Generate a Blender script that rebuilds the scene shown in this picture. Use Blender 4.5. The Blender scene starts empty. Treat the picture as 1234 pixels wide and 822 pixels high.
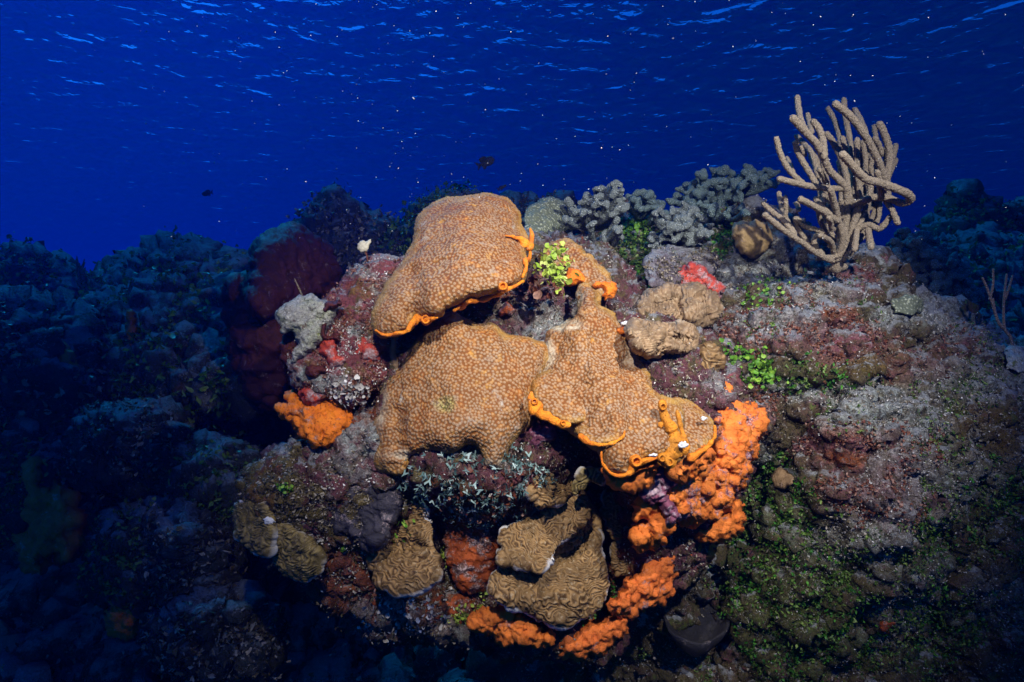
import bpy, math, random
import numpy as np
from mathutils import Vector, kdtree

random.seed(7)
rng = np.random.default_rng(7)
S = bpy.context.scene
COL = S.collection

# ------------------------------------------------------------------ camera
HALF = math.tan(math.radians(40.0))          # half the horizontal field
W0, H0 = 1234.0, 822.0
cam_d = bpy.data.cameras.new('camera')
cam_d.sensor_width = 36.0
cam_d.lens = 18.0 / HALF
cam_d.clip_start = 0.02
cam_d.clip_end = 1000
cam = bpy.data.objects.new('camera', cam_d)
COL.objects.link(cam)
cam.location = (0, 0, 0)
cam.rotation_euler = (math.radians(90), 0, 0)
S.camera = cam
cam_d.dof.use_dof = False

# ------------------------------------------------------------------ render settings
S.view_settings.view_transform = 'Standard'
S.view_settings.look = 'None'
S.view_settings.exposure = 0.0
S.view_settings.gamma = 1
S.view_settings.use_curve_mapping = False
S.cycles.use_denoising = True
S.cycles.max_bounces = 5
S.cycles.diffuse_bounces = 2
S.cycles.glossy_bounces = 2
S.cycles.transmission_bounces = 3
S.cycles.transparent_max_bounces = 6
S.cycles.volume_bounces = 0
S.cycles.caustics_reflective = False
S.cycles.caustics_refractive = False
S.cycles.sample_clamp_indirect = 4.0

# ------------------------------------------------------------------ sun direction (high, ahead to the left)
SUN_EL, SUN_AZ = 49.0, -40.0                  # azimuth from +Y towards +X
el, az = math.radians(SUN_EL), math.radians(SUN_AZ)
sun_dir = Vector((math.sin(az) * math.cos(el), math.cos(az) * math.cos(el), math.sin(el)))

world = bpy.data.worlds.new('World')
S.world = world
world.use_nodes = True
nt = world.node_tree
nt.nodes.clear()
wo = nt.nodes.new('ShaderNodeOutputWorld')
bg = nt.nodes.new('ShaderNodeBackground')
sky = nt.nodes.new('ShaderNodeTexSky')
sky.sky_type = 'NISHITA'
sky.sun_disc = False
sky.sun_elevation = el
sky.sun_rotation = az
tint = nt.nodes.new('ShaderNodeMix')
tint.data_type = 'RGBA'
tint.blend_type = 'MULTIPLY'
tint.inputs[0].default_value = 1.0
tint.inputs[7].default_value = (0.012, 0.30, 1.0, 1)      # daylight after the water has taken its red
nt.links.new(sky.outputs[0], tint.inputs[6])
nt.links.new(tint.outputs[2], bg.inputs[0])
bg.inputs[1].default_value = 0.15
nt.links.new(bg.outputs[0], wo.inputs[0])

sun_l = bpy.data.lights.new('sun', 'SUN')
sun_l.energy = 2.6
sun_l.angle = math.radians(6)
sun_l.color = (0.015, 0.50, 1.0)
sun_o = bpy.data.objects.new('sun', sun_l)
COL.objects.link(sun_o)
sun_o.rotation_euler = sun_dir.to_track_quat('Z', 'Y').to_euler()

def strobe(name, loc, target, watts, angle, blend, col=(1, 0.96, 0.9), rad=0.03):
    l = bpy.data.lights.new(name, 'SPOT')
    l.energy = watts; l.spot_size = math.radians(angle); l.spot_blend = blend
    l.color = col; l.shadow_soft_size = rad
    o = bpy.data.objects.new(name, l)
    COL.objects.link(o)
    o.location = loc
    d = Vector(target) - Vector(loc)
    o.rotation_euler = d.to_track_quat('-Z', 'Y').to_euler()
    return o
# the photographer's two flash heads, on arms above and beside the camera
strobe('flash_lamp', (-0.12, 0.0, 0.72), (0.05, 1.32, 0.0), 134, 62, 1.0, (1, 0.93, 0.84), 0.02)
strobe('flash_lamp', (0.74, 0.10, 0.78), (0.44, 1.55, 0.10), 200, 70, 1.0, (1, 0.96, 0.92), 0.02)

# ------------------------------------------------------------------ node helper
class NT:
    def __init__(s, name):
        s.m = bpy.data.materials.new(name); s.m.use_nodes = True
        s.t = s.m.node_tree; s.t.nodes.clear()
        s.out = s.t.nodes.new('ShaderNodeOutputMaterial')
    def n(s, typ, **kw):
        nd = s.t.nodes.new('ShaderNode' + typ)
        for k, v in kw.items():
            setattr(nd, k, v)
        return nd
    def put(s, sock, v):
        if isinstance(v, bpy.types.NodeSocket): s.t.links.new(v, sock)
        elif v is not None:
            if sock.type == 'RGBA' and len(v) == 3: v = (*v, 1)
            sock.default_value = v
    def obj(s):
        return s.n('TexCoord').outputs['Object']
    def noise(s, scale, detail=4, rough=0.55, dist=0.0, vec=None, color=False):
        nd = s.n('TexNoise')
        s.put(nd.inputs['Vector'], vec if vec is not None else s.obj())
        s.put(nd.inputs['Scale'], scale); s.put(nd.inputs['Detail'], detail)
        s.put(nd.inputs['Roughness'], rough); s.put(nd.inputs['Distortion'], dist)
        return nd.outputs['Color' if color else 'Fac']
    def voro(s, scale, feature='F1', out='Distance', rand=1.0, vec=None):
        nd = s.n('TexVoronoi', feature=feature)
        s.put(nd.inputs['Vector'], vec if vec is not None else s.obj())
        s.put(nd.inputs['Scale'], scale); s.put(nd.inputs['Randomness'], rand)
        return nd.outputs[out]
    def ramp(s, fac, stops, interp='LINEAR'):
        nd = s.n('ValToRGB'); cr = nd.color_ramp; cr.interpolation = interp
        while len(cr.elements) < len(stops): cr.elements.new(0.5)
        for e, (p, c) in zip(cr.elements, stops):
            e.position = p
            e.color = (*c, 1) if hasattr(c, '__len__') else (c, c, c, 1)
        s.put(nd.inputs[0], fac)
        return nd.outputs[0]
    def mix(s, fac, a, b, mode='MIX'):
        nd = s.n('Mix', data_type='RGBA', blend_type=mode)
        s.put(nd.inputs[0], fac); s.put(nd.inputs[6], a); s.put(nd.inputs[7], b)
        return nd.outputs[2]
    def math(s, op, a, b=0.0, clamp=False):
        nd = s.n('Math', operation=op, use_clamp=clamp)
        s.put(nd.inputs[0], a); s.put(nd.inputs[1], b)
        return nd.outputs[0]
    def maprange(s, v, a, b, c=0.0, d=1.0):
        nd = s.n('MapRange')
        for i, x in enumerate((v, a, b, c, d)): s.put(nd.inputs[i], x)
        return nd.outputs[0]
    def attr(s, name):
        nd = s.n('Attribute', attribute_name=name)
        return nd.outputs['Fac']
    def nz(s):
        g = s.n('NewGeometry'); sp = s.n('SeparateXYZ')
        s.t.links.new(g.outputs['Normal'], sp.inputs[0])
        return sp.outputs[2]
    def bump(s, h, strength=0.5, dist=0.004, prev=None):
        nd = s.n('Bump'); s.put(nd.inputs['Height'], h)
        s.put(nd.inputs['Strength'], strength); s.put(nd.inputs['Distance'], dist)
        if prev is not None: s.put(nd.inputs['Normal'], prev)
        return nd.outputs[0]
    def pbr(s, col, rough=0.7, normal=None, spec=0.3, sss=0.0, trans=0.0):
        p = s.n('BsdfPrincipled')
        s.put(p.inputs['Base Color'], col); s.put(p.inputs['Roughness'], rough)
        s.put(p.inputs['Specular IOR Level'], spec)
        if normal is not None: s.put(p.inputs['Normal'], normal)
        if sss:
            s.put(p.inputs['Subsurface Weight'], sss); s.put(p.inputs['Subsurface Scale'], 0.01)
        s.t.links.new(p.outputs[0], s.out.inputs['Surface'])
        return s.m

# ------------------------------------------------------------------ number helpers
_perm = np.random.default_rng(3).permutation(256)
_perm = np.concatenate([_perm, _perm, _perm])
_g = np.random.default_rng(4).normal(size=(256, 3)); _g /= np.linalg.norm(_g, axis=1)[:, None]
def perlin(P):
    I = np.floor(P).astype(np.int64); f = P - I
    u = f * f * f * (f * (f * 6 - 15) + 10); I &= 255
    res = 0
    for dx in (0, 1):
        for dy in (0, 1):
            for dz in (0, 1):
                h = _perm[_perm[_perm[(I[:, 0] + dx) & 255] + ((I[:, 1] + dy) & 255)] + ((I[:, 2] + dz) & 255)]
                g = _g[h]
                d = g[:, 0] * (f[:, 0] - dx) + g[:, 1] * (f[:, 1] - dy) + g[:, 2] * (f[:, 2] - dz)
                w = (u[:, 0] if dx else 1 - u[:, 0]) * (u[:, 1] if dy else 1 - u[:, 1]) * (u[:, 2] if dz else 1 - u[:, 2])
                res = res + w * d
    return res * 1.6
def fbm(P, scale, octv=4, gain=0.5, seed=0, ridge=False):
    r = 0; a = 1.0; t = 0.0
    for k in range(octv):
        n = perlin(P * scale * (2.03 ** k) + seed * 17.3 + k * 5.7)
        if ridge: n = 1 - 2 * np.abs(n)
        r = r + a * n; t += a; a *= gain
    return r / t
def worley(P, scale, seed=0):
    Q = P * scale + seed * 11.1
    I = np.floor(Q).astype(np.int64); best = np.full(len(Q), 9.0); bid = np.zeros(len(Q), np.int64)
    for dx in (-1, 0, 1):
        for dy in (-1, 0, 1):
            for dz in (-1, 0, 1):
                J = I + np.array((dx, dy, dz))
                h = _perm[_perm[_perm[J[:, 0] & 255] + (J[:, 1] & 255)] + (J[:, 2] & 255)]
                c = J + 0.5 + 0.42 * _g[h]
                d = ((Q - c) ** 2).sum(1)
                m = d < best; best[m] = d[m]; bid[m] = h[m]
    return np.sqrt(best), bid
def sm(a, b, x):
    t = np.clip((x - a) / (b - a), 0, 1); return t * t * (3 - 2 * t)
K = HALF / (W0 / 2)
def at(px, py, Y):
    """the point that a pixel of the 1234 x 822 photograph shows at distance Y"""
    return Vector(((px - W0 / 2) * K * Y, Y, (H0 / 2 - py) * K * Y))
def atn(px, py, Y):
    return np.stack([(px - W0 / 2) * K * Y, Y + 0 * px, (H0 / 2 - py) * K * Y], 1)
def cat(pts, closed=False, n=6):
    P = np.array(pts, float); N = len(P); out = []
    rngk = range(N) if closed else range(N - 1)
    for i in rngk:
        if closed: p0, p1, p2, p3 = P[(i - 1) % N], P[i], P[(i + 1) % N], P[(i + 2) % N]
        else: p0, p1, p2, p3 = P[max(i - 1, 0)], P[i], P[i + 1], P[min(i + 2, N - 1)]
        for k in range(n):
            t = k / n
            out.append(0.5 * ((2 * p1) + (-p0 + p2) * t + (2 * p0 - 5 * p1 + 4 * p2 - p3) * t * t + (-p0 + 3 * p1 - 3 * p2 + p3) * t ** 3))
    if not closed: out.append(P[-1])
    return np.array(out)
def tps(ctrl):
    """smooth depth through control points (px, py, Y)"""
    C = np.array(ctrl, float); X = C[:, :2] / 400.0; n = len(C)
    def U(r2): return r2 * np.log(r2 + 1e-9)
    A = np.zeros((n + 3, n + 3)); A[:n, :n] = U(((X[:, None] - X[None]) ** 2).sum(2)) + np.eye(n) * 1e-4
    A[:n, n] = 1; A[:n, n + 1:] = X; A[n, :n] = 1; A[n + 1:, :n] = X.T
    w = np.linalg.lstsq(A, np.concatenate([C[:, 2], np.zeros(3)]), rcond=None)[0]
    def f(px, py):
        q = np.stack([px, py], 1) / 400.0
        return U(((q[:, None] - X[None]) ** 2).sum(2)) @ w[:n] + w[n] + q @ w[n + 1:]
    return f

# ------------------------------------------------------------------ object helpers
def tag(o, label=None, cat_=None, group=None, kind=None):
    if label: o['label'] = label
    if cat_: o['category'] = cat_
    if group: o['group'] = group
    if kind: o['kind'] = kind
    return o
def mesh(name, P, F, mats, parent=None, attrs=None, smooth=True, midx=None, origin=None):
    P = np.asarray(P, float)
    me = bpy.data.meshes.new(name)
    if origin is None:
        origin = Vector(((P[:, 0].min() + P[:, 0].max()) / 2, (P[:, 1].min() + P[:, 1].max()) / 2, P[:, 2].min()))
    o = bpy.data.objects.new(name, me)
    pw = parent.matrix_basis.translation.copy() if parent is not None else Vector((0, 0, 0))
    Q = P - np.array(origin)
    me.vertices.add(len(Q)); me.vertices.foreach_set('co', Q.astype(np.float32).ravel())
    if isinstance(F, np.ndarray):
        k = F.shape[1]; n = len(F)
        me.loops.add(n * k); me.loops.foreach_set('vertex_index', F.astype(np.int32).ravel())
        me.polygons.add(n)
        me.polygons.foreach_set('loop_start', np.arange(0, n * k, k, dtype=np.int32))
    else:
        L = np.concatenate([np.array(f, np.int32) for f in F]); ln = np.array([len(f) for f in F], np.int32); n = len(F)
        me.loops.add(len(L)); me.loops.foreach_set('vertex_index', L)
        me.polygons.add(n); me.polygons.foreach_set('loop_start', np.concatenate([[0], np.cumsum(ln)[:-1]]).astype(np.int32))
    me.update(calc_edges=True)
    me.validate()
    if smooth: me.polygons.foreach_set('use_smooth', np.ones(len(me.polygons), bool))
    for m in (mats if isinstance(mats, (list, tuple)) else [mats]): me.materials.append(m)
    if midx is not None and len(me.polygons) == len(midx): me.polygons.foreach_set('material_index', np.asarray(midx, np.int32))
    for k_, v in (attrs or {}).items():
        a = me.attributes.new(k_, 'FLOAT', 'POINT'); a.data.foreach_set('value', np.asarray(v, np.float32))
    COL.objects.link(o)
    o.location = Vector(origin) - pw
    if parent is not None: o.parent = parent
    return o
def empty(name, loc, label, cat_, group=None):
    o = bpy.data.objects.new(name, None); COL.objects.link(o); o.location = loc
    o.empty_display_size = 0.05
    return tag(o, label, cat_, group)

def vnormals(P, F):
    a = P[F[:, 2]] - P[F[:, 0]]; b = P[F[:, 3]] - P[F[:, 1]]
    fn = np.cross(a, b); N = np.zeros_like(P)
    for k in range(3):
        for c in range(4):
            N[:, k] += np.bincount(F[:, c], weights=fn[:, k], minlength=len(P))
    l = np.linalg.norm(N, axis=1); l[l == 0] = 1
    return N / l[:, None]

class Lump:
    """a closed body: an outline swollen towards the front and the back"""
    def __init__(s, poly, Y, bulge, back=0.1, step=2.0, R=None, rag=0.0, ragf=0.15, seed=0, smooth=5, prof=0.5, folds=(), lip=None):
        O = cat(poly, True, smooth) if smooth else np.array(poly, float)
        if rag:
            n = len(O); nx = np.roll(O, -1, 0) - np.roll(O, 1, 0)
            nn = np.stack([nx[:, 1], -nx[:, 0]], 1); nn /= np.linalg.norm(nn, axis=1)[:, None] + 1e-9
            q = np.stack([O[:, 0], O[:, 1], np.full(n, seed * 3.1)], 1)
            O = O + nn * (fbm(q, ragf, 3, 0.6, seed) * rag * 2)[:, None]
        s.O = O
        x0, y0 = O.min(0) - step; x1, y1 = O.max(0) + step
        gx = np.arange(x0, x1 + step, step); gy = np.arange(y0, y1 + step, step)
        nx_, ny_ = len(gx), len(gy)
        G = np.stack(np.meshgrid(gx, gy, indexing='ij'), 2).reshape(-1, 2)
        A = O; B = np.roll(O, -1, 0); AB = B - A; L2 = (AB ** 2).sum(1) + 1e-12
        sd = np.empty(len(G)); near = np.empty_like(G); ins = np.zeros(len(G), bool)
        for i in range(0, len(G), 4000):
            g = G[i:i + 4000]
            t = np.clip(((g[:, None] - A[None]) * AB[None]).sum(2) / L2, 0, 1)
            c = A[None] + t[..., None] * AB[None]
            d = ((g[:, None] - c) ** 2).sum(2); j = d.argmin(1)
            sd[i:i + 4000] = np.sqrt(d[np.arange(len(g)), j]); near[i:i + 4000] = c[np.arange(len(g)), j]
            yy = g[:, 1][:, None]
            cr = (A[None, :, 1] > yy) != (B[None, :, 1] > yy)
            xi = A[None, :, 0] + (yy - A[None, :, 1]) * AB[None, :, 0] / np.where(AB[None, :, 1] == 0, 1e-9, AB[None, :, 1])
            ins[i:i + 4000] = ((cr & (g[:, 0][:, None] < xi)).sum(1) % 2) == 1
        ins2 = ins.reshape(nx_, ny_)
        q = ins2[:-1, :-1] | ins2[1:, :-1] | ins2[:-1, 1:] | ins2[1:, 1:]
        ii, jj = np.nonzero(q)
        a = ii * ny_ + jj
        F = np.stack([a, a + 1, a + ny_ + 1, a + ny_], 1)       # orientation fixed below
        used = np.unique(F); remap = np.full(len(G), -1); remap[used] = np.arange(len(used))
        F = remap[F]
        XY = G[used].copy(); sdu = np.where(ins[used], sd[used], 0.0)
        XY[~ins[used]] = near[used][~ins[used]]
        Rm = sdu.max()
        if R is None: R = Rm
        R = min(R, Rm) if Rm > 0 else R
        t = np.clip(sdu / R, 0, 1); f = (1 - (1 - t) ** 2) ** prof
        Yf = Y if callable(Y) else (tps(Y) if isinstance(Y, (list, tuple)) else None)
        Yb = Yf(XY[:, 0], XY[:, 1]) if Yf else np.full(len(XY), float(Y))
        fold = np.zeros(len(XY))
        for (line, amp, wid) in folds:
            Lp = cat(line, False, 5); d = np.full(len(XY), 1e9)
            for k in range(0, len(XY), 8000):
                d[k:k + 8000] = np.sqrt(((XY[k:k + 8000, None] - Lp[None]) ** 2).sum(2).min(1))
            fold += amp * np.exp(-(d / wid) ** 2)
        fold *= np.clip(sdu / max(6.0, step * 2), 0, 1)
        yf = Yb - bulge * f - fold; yb = Yb + back * f
        n0 = len(XY)
        P = atn(XY[:, 0], XY[:, 1], yf)
        bi = np.nonzero(sdu > 0)[0]; mp = np.arange(n0).copy(); mp[bi] = n0 + np.arange(len(bi))
        Pb = atn(XY[bi, 0], XY[bi, 1], yb[bi])
        s.P = np.concatenate([P, Pb])
        s.F = np.concatenate([F, mp[F][:, ::-1]])
        # front faces look at the camera (-Y)
        N = vnormals(s.P, s.F)
        if N[:n0][sdu > 0][:, 1].mean() > 0: s.F = s.F[:, ::-1].copy()
        s.sd = np.concatenate([sdu, sdu[bi]]); s.px = np.concatenate([XY[:, 0], XY[bi, 0]]); s.py = np.concatenate([XY[:, 1], XY[bi, 1]])
        s.front = np.arange(len(s.P)) < n0
        s.attrs = {'rim': s.sd * K * np.abs(s.P[:, 1])}
        s.seed = seed; s.n0 = n0
    def N(s): return vnormals(s.P, s.F)
    def relax(s, it=20):
        """slide vertices within the surface until they are evenly spread"""
        E = np.concatenate([s.F[:, [0, 1]], s.F[:, [1, 2]], s.F[:, [2, 3]], s.F[:, [3, 0]]]); E = np.concatenate([E, E[:, ::-1]])
        n = len(s.P); cnt = np.bincount(E[:, 0], minlength=n)
        for _ in range(it):
            N = s.N(); M = np.stack([np.bincount(E[:, 0], weights=s.P[E[:, 1], k], minlength=n) for k in range(3)], 1) / cnt[:, None]
            d = M - s.P; d -= N * (d * N).sum(1)[:, None]; s.P = s.P + 0.6 * d
        return s
    def front_pix(s):
        f = s.front; P = s.P[f]
        return P[:, 0] / P[:, 1] / K + W0 / 2, H0 / 2 - P[:, 2] / P[:, 1] / K, P[:, 1]
    def depth(s, px, py, rad=4.0):
        if not hasattr(s, '_fp'): s._fp = s.front_pix()
        X, Y, D = s._fp; d = np.hypot(X - px, Y - py); m = d < rad
        return float(D[m].min()) if m.any() else float(D[d.argmin()])
    def depthf(s, off=0.0):
        X, Y, D = s.front_pix(); kd = kdtree.KDTree(len(X))
        for i in range(len(X)): kd.insert((X[i], Y[i], 0), i)
        kd.balance()
        def f(px, py):
            out = np.empty(len(px))
            for i in range(len(px)):
                r_ = kd.find_n((px[i], py[i], 0), 6); out[i] = np.mean([D[q[1]] for q in r_])
            return out + off
        return f
    def paint(s, name, blobs, nf=0.03, amp=0.8, seed=0):
        """patches with torn outlines, kept in a vertex attribute: (px, py, rx, ry, strength)"""
        q = np.stack([s.px, s.py, np.full(len(s.px), seed * 7.7)], 1); a = np.zeros(len(s.px))
        w = fbm(q, nf, 4, 0.62, seed) * amp
        for b in blobs:
            st = b[4] if len(b) > 4 else 1.0
            d = np.hypot((s.px - b[0]) / b[2], (s.py - b[1]) / b[3])
            a = np.maximum(a, st * sm(1.25, 0.55, d + w))
        s.attrs[name] = a; return s
    def disp(s, d, edge=0.0):
        if edge: d = d * np.clip(s.sd / edge, 0.15, 1)
        s.P = s.P + s.N() * np.asarray(d)[:, None]
        return s
    def rough(s, amps, seed=None):
        """amps: list of (kind, scale per metre, amplitude in metres)"""
        seed = s.seed if seed is None else seed
        for k, (kind, sc, am) in enumerate(amps):
            if kind == 'f': d = fbm(s.P, sc, 4, 0.5, seed + k) * am
            elif kind == 'r': d = fbm(s.P, sc, 4, 0.5, seed + k, True) * am
            elif kind == 'w': w, _ = worley(s.P, sc, seed + k); d = (0.55 - w) * am
            elif kind == 'p': w, _ = worley(s.P, sc, seed + k); d = -np.exp(-(w / 0.28) ** 2) * am
            s.disp(d)
        return s
    def polyps(s, spacing, h=0.0016, seed=1):
        """evenly packed cups: F1 distance to scattered centres, stored and raised"""
        r = np.random.default_rng(seed)
        P = s.P; cell = spacing; idx = np.nonzero(np.ones(len(P), bool))[0]; r.shuffle(idx)
        grid = {}; pts = []
        szv = 1 + 0.22 * fbm(P, 12, 2, 0.5, seed + 40) + 0.05 * fbm(P, 60, 1, 0.5, seed + 41)
        for i in idx:
            p = P[i] + (r.random(3) - 0.5) * spacing * 0.1
            kx, ky, kz = int(math.floor(p[0] / cell)), int(math.floor(p[1] / cell)), int(math.floor(p[2] / cell))
            ok = True; md2 = (spacing * 0.86 * szv[i]) ** 2
            for a in (-1, 0, 1):
                for b in (-1, 0, 1):
                    for c in (-1, 0, 1):
                        for q in grid.get((kx + a, ky + b, kz + c), ()):
                            if (q[0] - p[0]) ** 2 + (q[1] - p[1]) ** 2 + (q[2] - p[2]) ** 2 < md2: ok = False; break
                        if not ok: break
                    if not ok: break
                if not ok: break
            if ok: grid.setdefault((kx, ky, kz), []).append(p); pts.append(p)
        kd = kdtree.KDTree(len(pts))
        for i, p in enumerate(pts): kd.insert(p, i)
        kd.balance()
        f1 = np.empty(len(P)); rid = np.empty(len(P)); f2 = np.empty(len(P))
        rr = r.random(len(pts))
        for i in range(len(P)):
            a = kd.find_n(P[i], 2)
            f1[i] = a[0][2]; rid[i] = rr[a[0][1]]; f2[i] = a[1][2]
        f1 /= spacing * szv; f2 /= spacing * szv
        s.attrs['cell'] = f1; s.attrs['cellid'] = rid; s.attrs['gap'] = f2 - f1
        ring = np.exp(-((f1 - 0.27) / 0.13) ** 2) - 0.5 * np.exp(-(f1 / 0.14) ** 2)
        s.disp(ring * h)
        return s
    def obj(s, name, mat, parent=None, label=None, cat_=None, group=None, kind=None):
        o = mesh(name, s.P, s.F, mat, parent, s.attrs)
        return tag(o, label, cat_, group, kind)

def tube(path, rad, seg=10, cap=True):
    """round tapered tube along world points; returns verts, faces"""
    Pp = np.array(path, float); n = len(Pp); R = np.broadcast_to(np.array(rad, float), (n,))
    T = np.gradient(Pp, axis=0); T /= np.linalg.norm(T, axis=1)[:, None] + 1e-12
    up = np.array((0.3, -1, 0.2)); V = []; F = []
    u = np.cross(T[0], up); u /= np.linalg.norm(u)
    for i in range(n):
        u = u - T[i] * (u @ T[i]); u /= np.linalg.norm(u) + 1e-12
        w = np.cross(T[i], u)
        for k in range(seg):
            a = 2 * math.pi * k / seg
            V.append(Pp[i] + R[i] * (math.cos(a) * u + math.sin(a) * w))
    for i in range(n - 1):
        for k in range(seg):
            F.append((i * seg + k, i * seg + (k + 1) % seg, (i + 1) * seg + (k + 1) % seg, (i + 1) * seg + k))
    if cap:
        for e, sgn in ((0, -1), (n - 1, 1)):
            base = len(V)
            rr = R[e]; prev = e * seg
            for j, (cr, cz) in enumerate(((0.8, 0.6), (0.45, 0.9))):
                for k in range(seg):
                    V.append(Pp[e] + (V[e * seg + k] - Pp[e]) * cr + T[e] * sgn * rr * cz)
                for k in range(seg):
                    q = (prev + k, prev + (k + 1) % seg, base + j * seg + (k + 1) % seg, base + j * seg + k)
                    F.append(q if sgn > 0 else q[::-1])
                prev = base + j * seg
            V.append(Pp[e] + T[e] * sgn * rr * 1.0); c = len(V) - 1
            for k in range(seg):
                q = (prev + k, prev + (k + 1) % seg, c)
                F.append(q if sgn > 0 else q[::-1])
    return np.array(V), F
def join(parts):
    V = []; F = []; o = 0
    for v, f in parts:
        V.append(v); F += [tuple(int(i) + o for i in q) for q in f]; o += len(v)
    return np.concatenate(V), F
_ico = None
def ball(c, r, squash=(1, 1, 1), sub=2):
    import bmesh
    global _ico
    if _ico is None: _ico = {}
    if sub not in _ico:
        bm = bmesh.new(); bmesh.ops.create_icosphere(bm, subdivisions=sub, radius=1)
        _ico[sub] = (np.array([v.co[:] for v in bm.verts]), [tuple(v.index for v in f.verts) for f in bm.faces]); bm.free()
    v, f = _ico[sub]
    return v * np.array(squash) * r + np.array(c), f
def remesh(o, voxel, it=2):
    m = o.modifiers.new('fuse', 'REMESH'); m.mode = 'VOXEL'; m.voxel_size = voxel; m.use_smooth_shade = True
    if it:
        s_ = o.modifiers.new('soft', 'SMOOTH'); s_.factor = 0.5; s_.iterations = it
# ================================================================== WATER AND AIR OF THE SEA
HAZE_D = 0.03
def box(name, lo, hi, mat):
    x0, y0, z0 = lo; x1, y1, z1 = hi
    P = [(x0, y0, z0), (x1, y0, z0), (x1, y1, z0), (x0, y1, z0), (x0, y0, z1), (x1, y0, z1), (x1, y1, z1), (x0, y1, z1)]
    F = [(0, 3, 2, 1), (4, 5, 6, 7), (0, 1, 5, 4), (1, 2, 6, 5), (2, 3, 7, 6), (3, 0, 4, 7)]
    return mesh(name, P, F, mat, smooth=False)
hz = NT('haze')
pv = hz.n('VolumePrincipled')
hz.put(pv.inputs['Color'], (0.003, 0.105, 0.90))
hz.put(pv.inputs['Density'], HAZE_D)
hz.put(pv.inputs['Anisotropy'], 0.62)
hz.t.links.new(pv.outputs[0], hz.out.inputs['Volume'])
SURF = 5.0
h = box('haze', (-60, -6, -13), (60, 160, SURF + 0.6), hz.m)
tag(h, None, None, None, 'stuff')
h['label'] = 'clear deep blue water fading the far reef'

wm = NT('water_surface')
wv = wm.obj()
n1 = wm.noise(1.5, 1.0, 0.5, 0.6, vec=wv)
n2 = wm.noise(4.5, 2, 0.5, 0.5, vec=wv)
bmp = wm.bump(n1, 1.0, 0.205)
bmp = wm.bump(n2, 1.0, 0.062, bmp)
fr = wm.n('Fresnel'); wm.put(fr.inputs['IOR'], 1.33); wm.put(fr.inputs['Normal'], bmp)
tr = wm.n('BsdfTransparent'); wm.put(tr.inputs[0], (0.75, 0.9, 1.0))
gl = wm.n('BsdfGlossy'); wm.put(gl.inputs['Roughness'], 0.5); wm.put(gl.inputs['Normal'], bmp)
mx = wm.n('MixShader'); wm.t.links.new(fr.outputs[0], mx.inputs[0]); wm.t.links.new(tr.outputs[0], mx.inputs[1]); wm.t.links.new(gl.outputs[0], mx.inputs[2])
wm.t.links.new(mx.outputs[0], wm.out.inputs['Surface'])
# rippled sheet, finer near the camera
us = np.linspace(-1, 1, 260); vs = np.linspace(0, 1, 300)
yy = -5.5 + 174 * vs ** 2.2
XX = np.concatenate([np.sign(us[:, None]) * np.abs(us[:, None]) ** 1.5 * (60 + 0.40 * np.abs(yy))[None, :]]); YY = np.broadcast_to(yy[None], XX.shape)
Pw = np.stack([XX.ravel(), YY.ravel(), np.zeros(XX.size)], 1)
Pw[:, 2] = SURF + 0.06 * fbm(Pw, 0.30, 2, 0.5, 2) + 0.015 * fbm(Pw, 1.3, 2, 0.5, 5)
ia = (np.arange(259)[:, None] * 300 + np.arange(299)[None]).ravel()
Fw = np.stack([ia, ia + 300, ia + 301, ia + 1], 1)
o = mesh('water', Pw, Fw, wm.m, origin=(0, 0, SURF)); tag(o, None, None, None, 'structure')
o['label'] = 'rippled sea surface seen from below'
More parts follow.
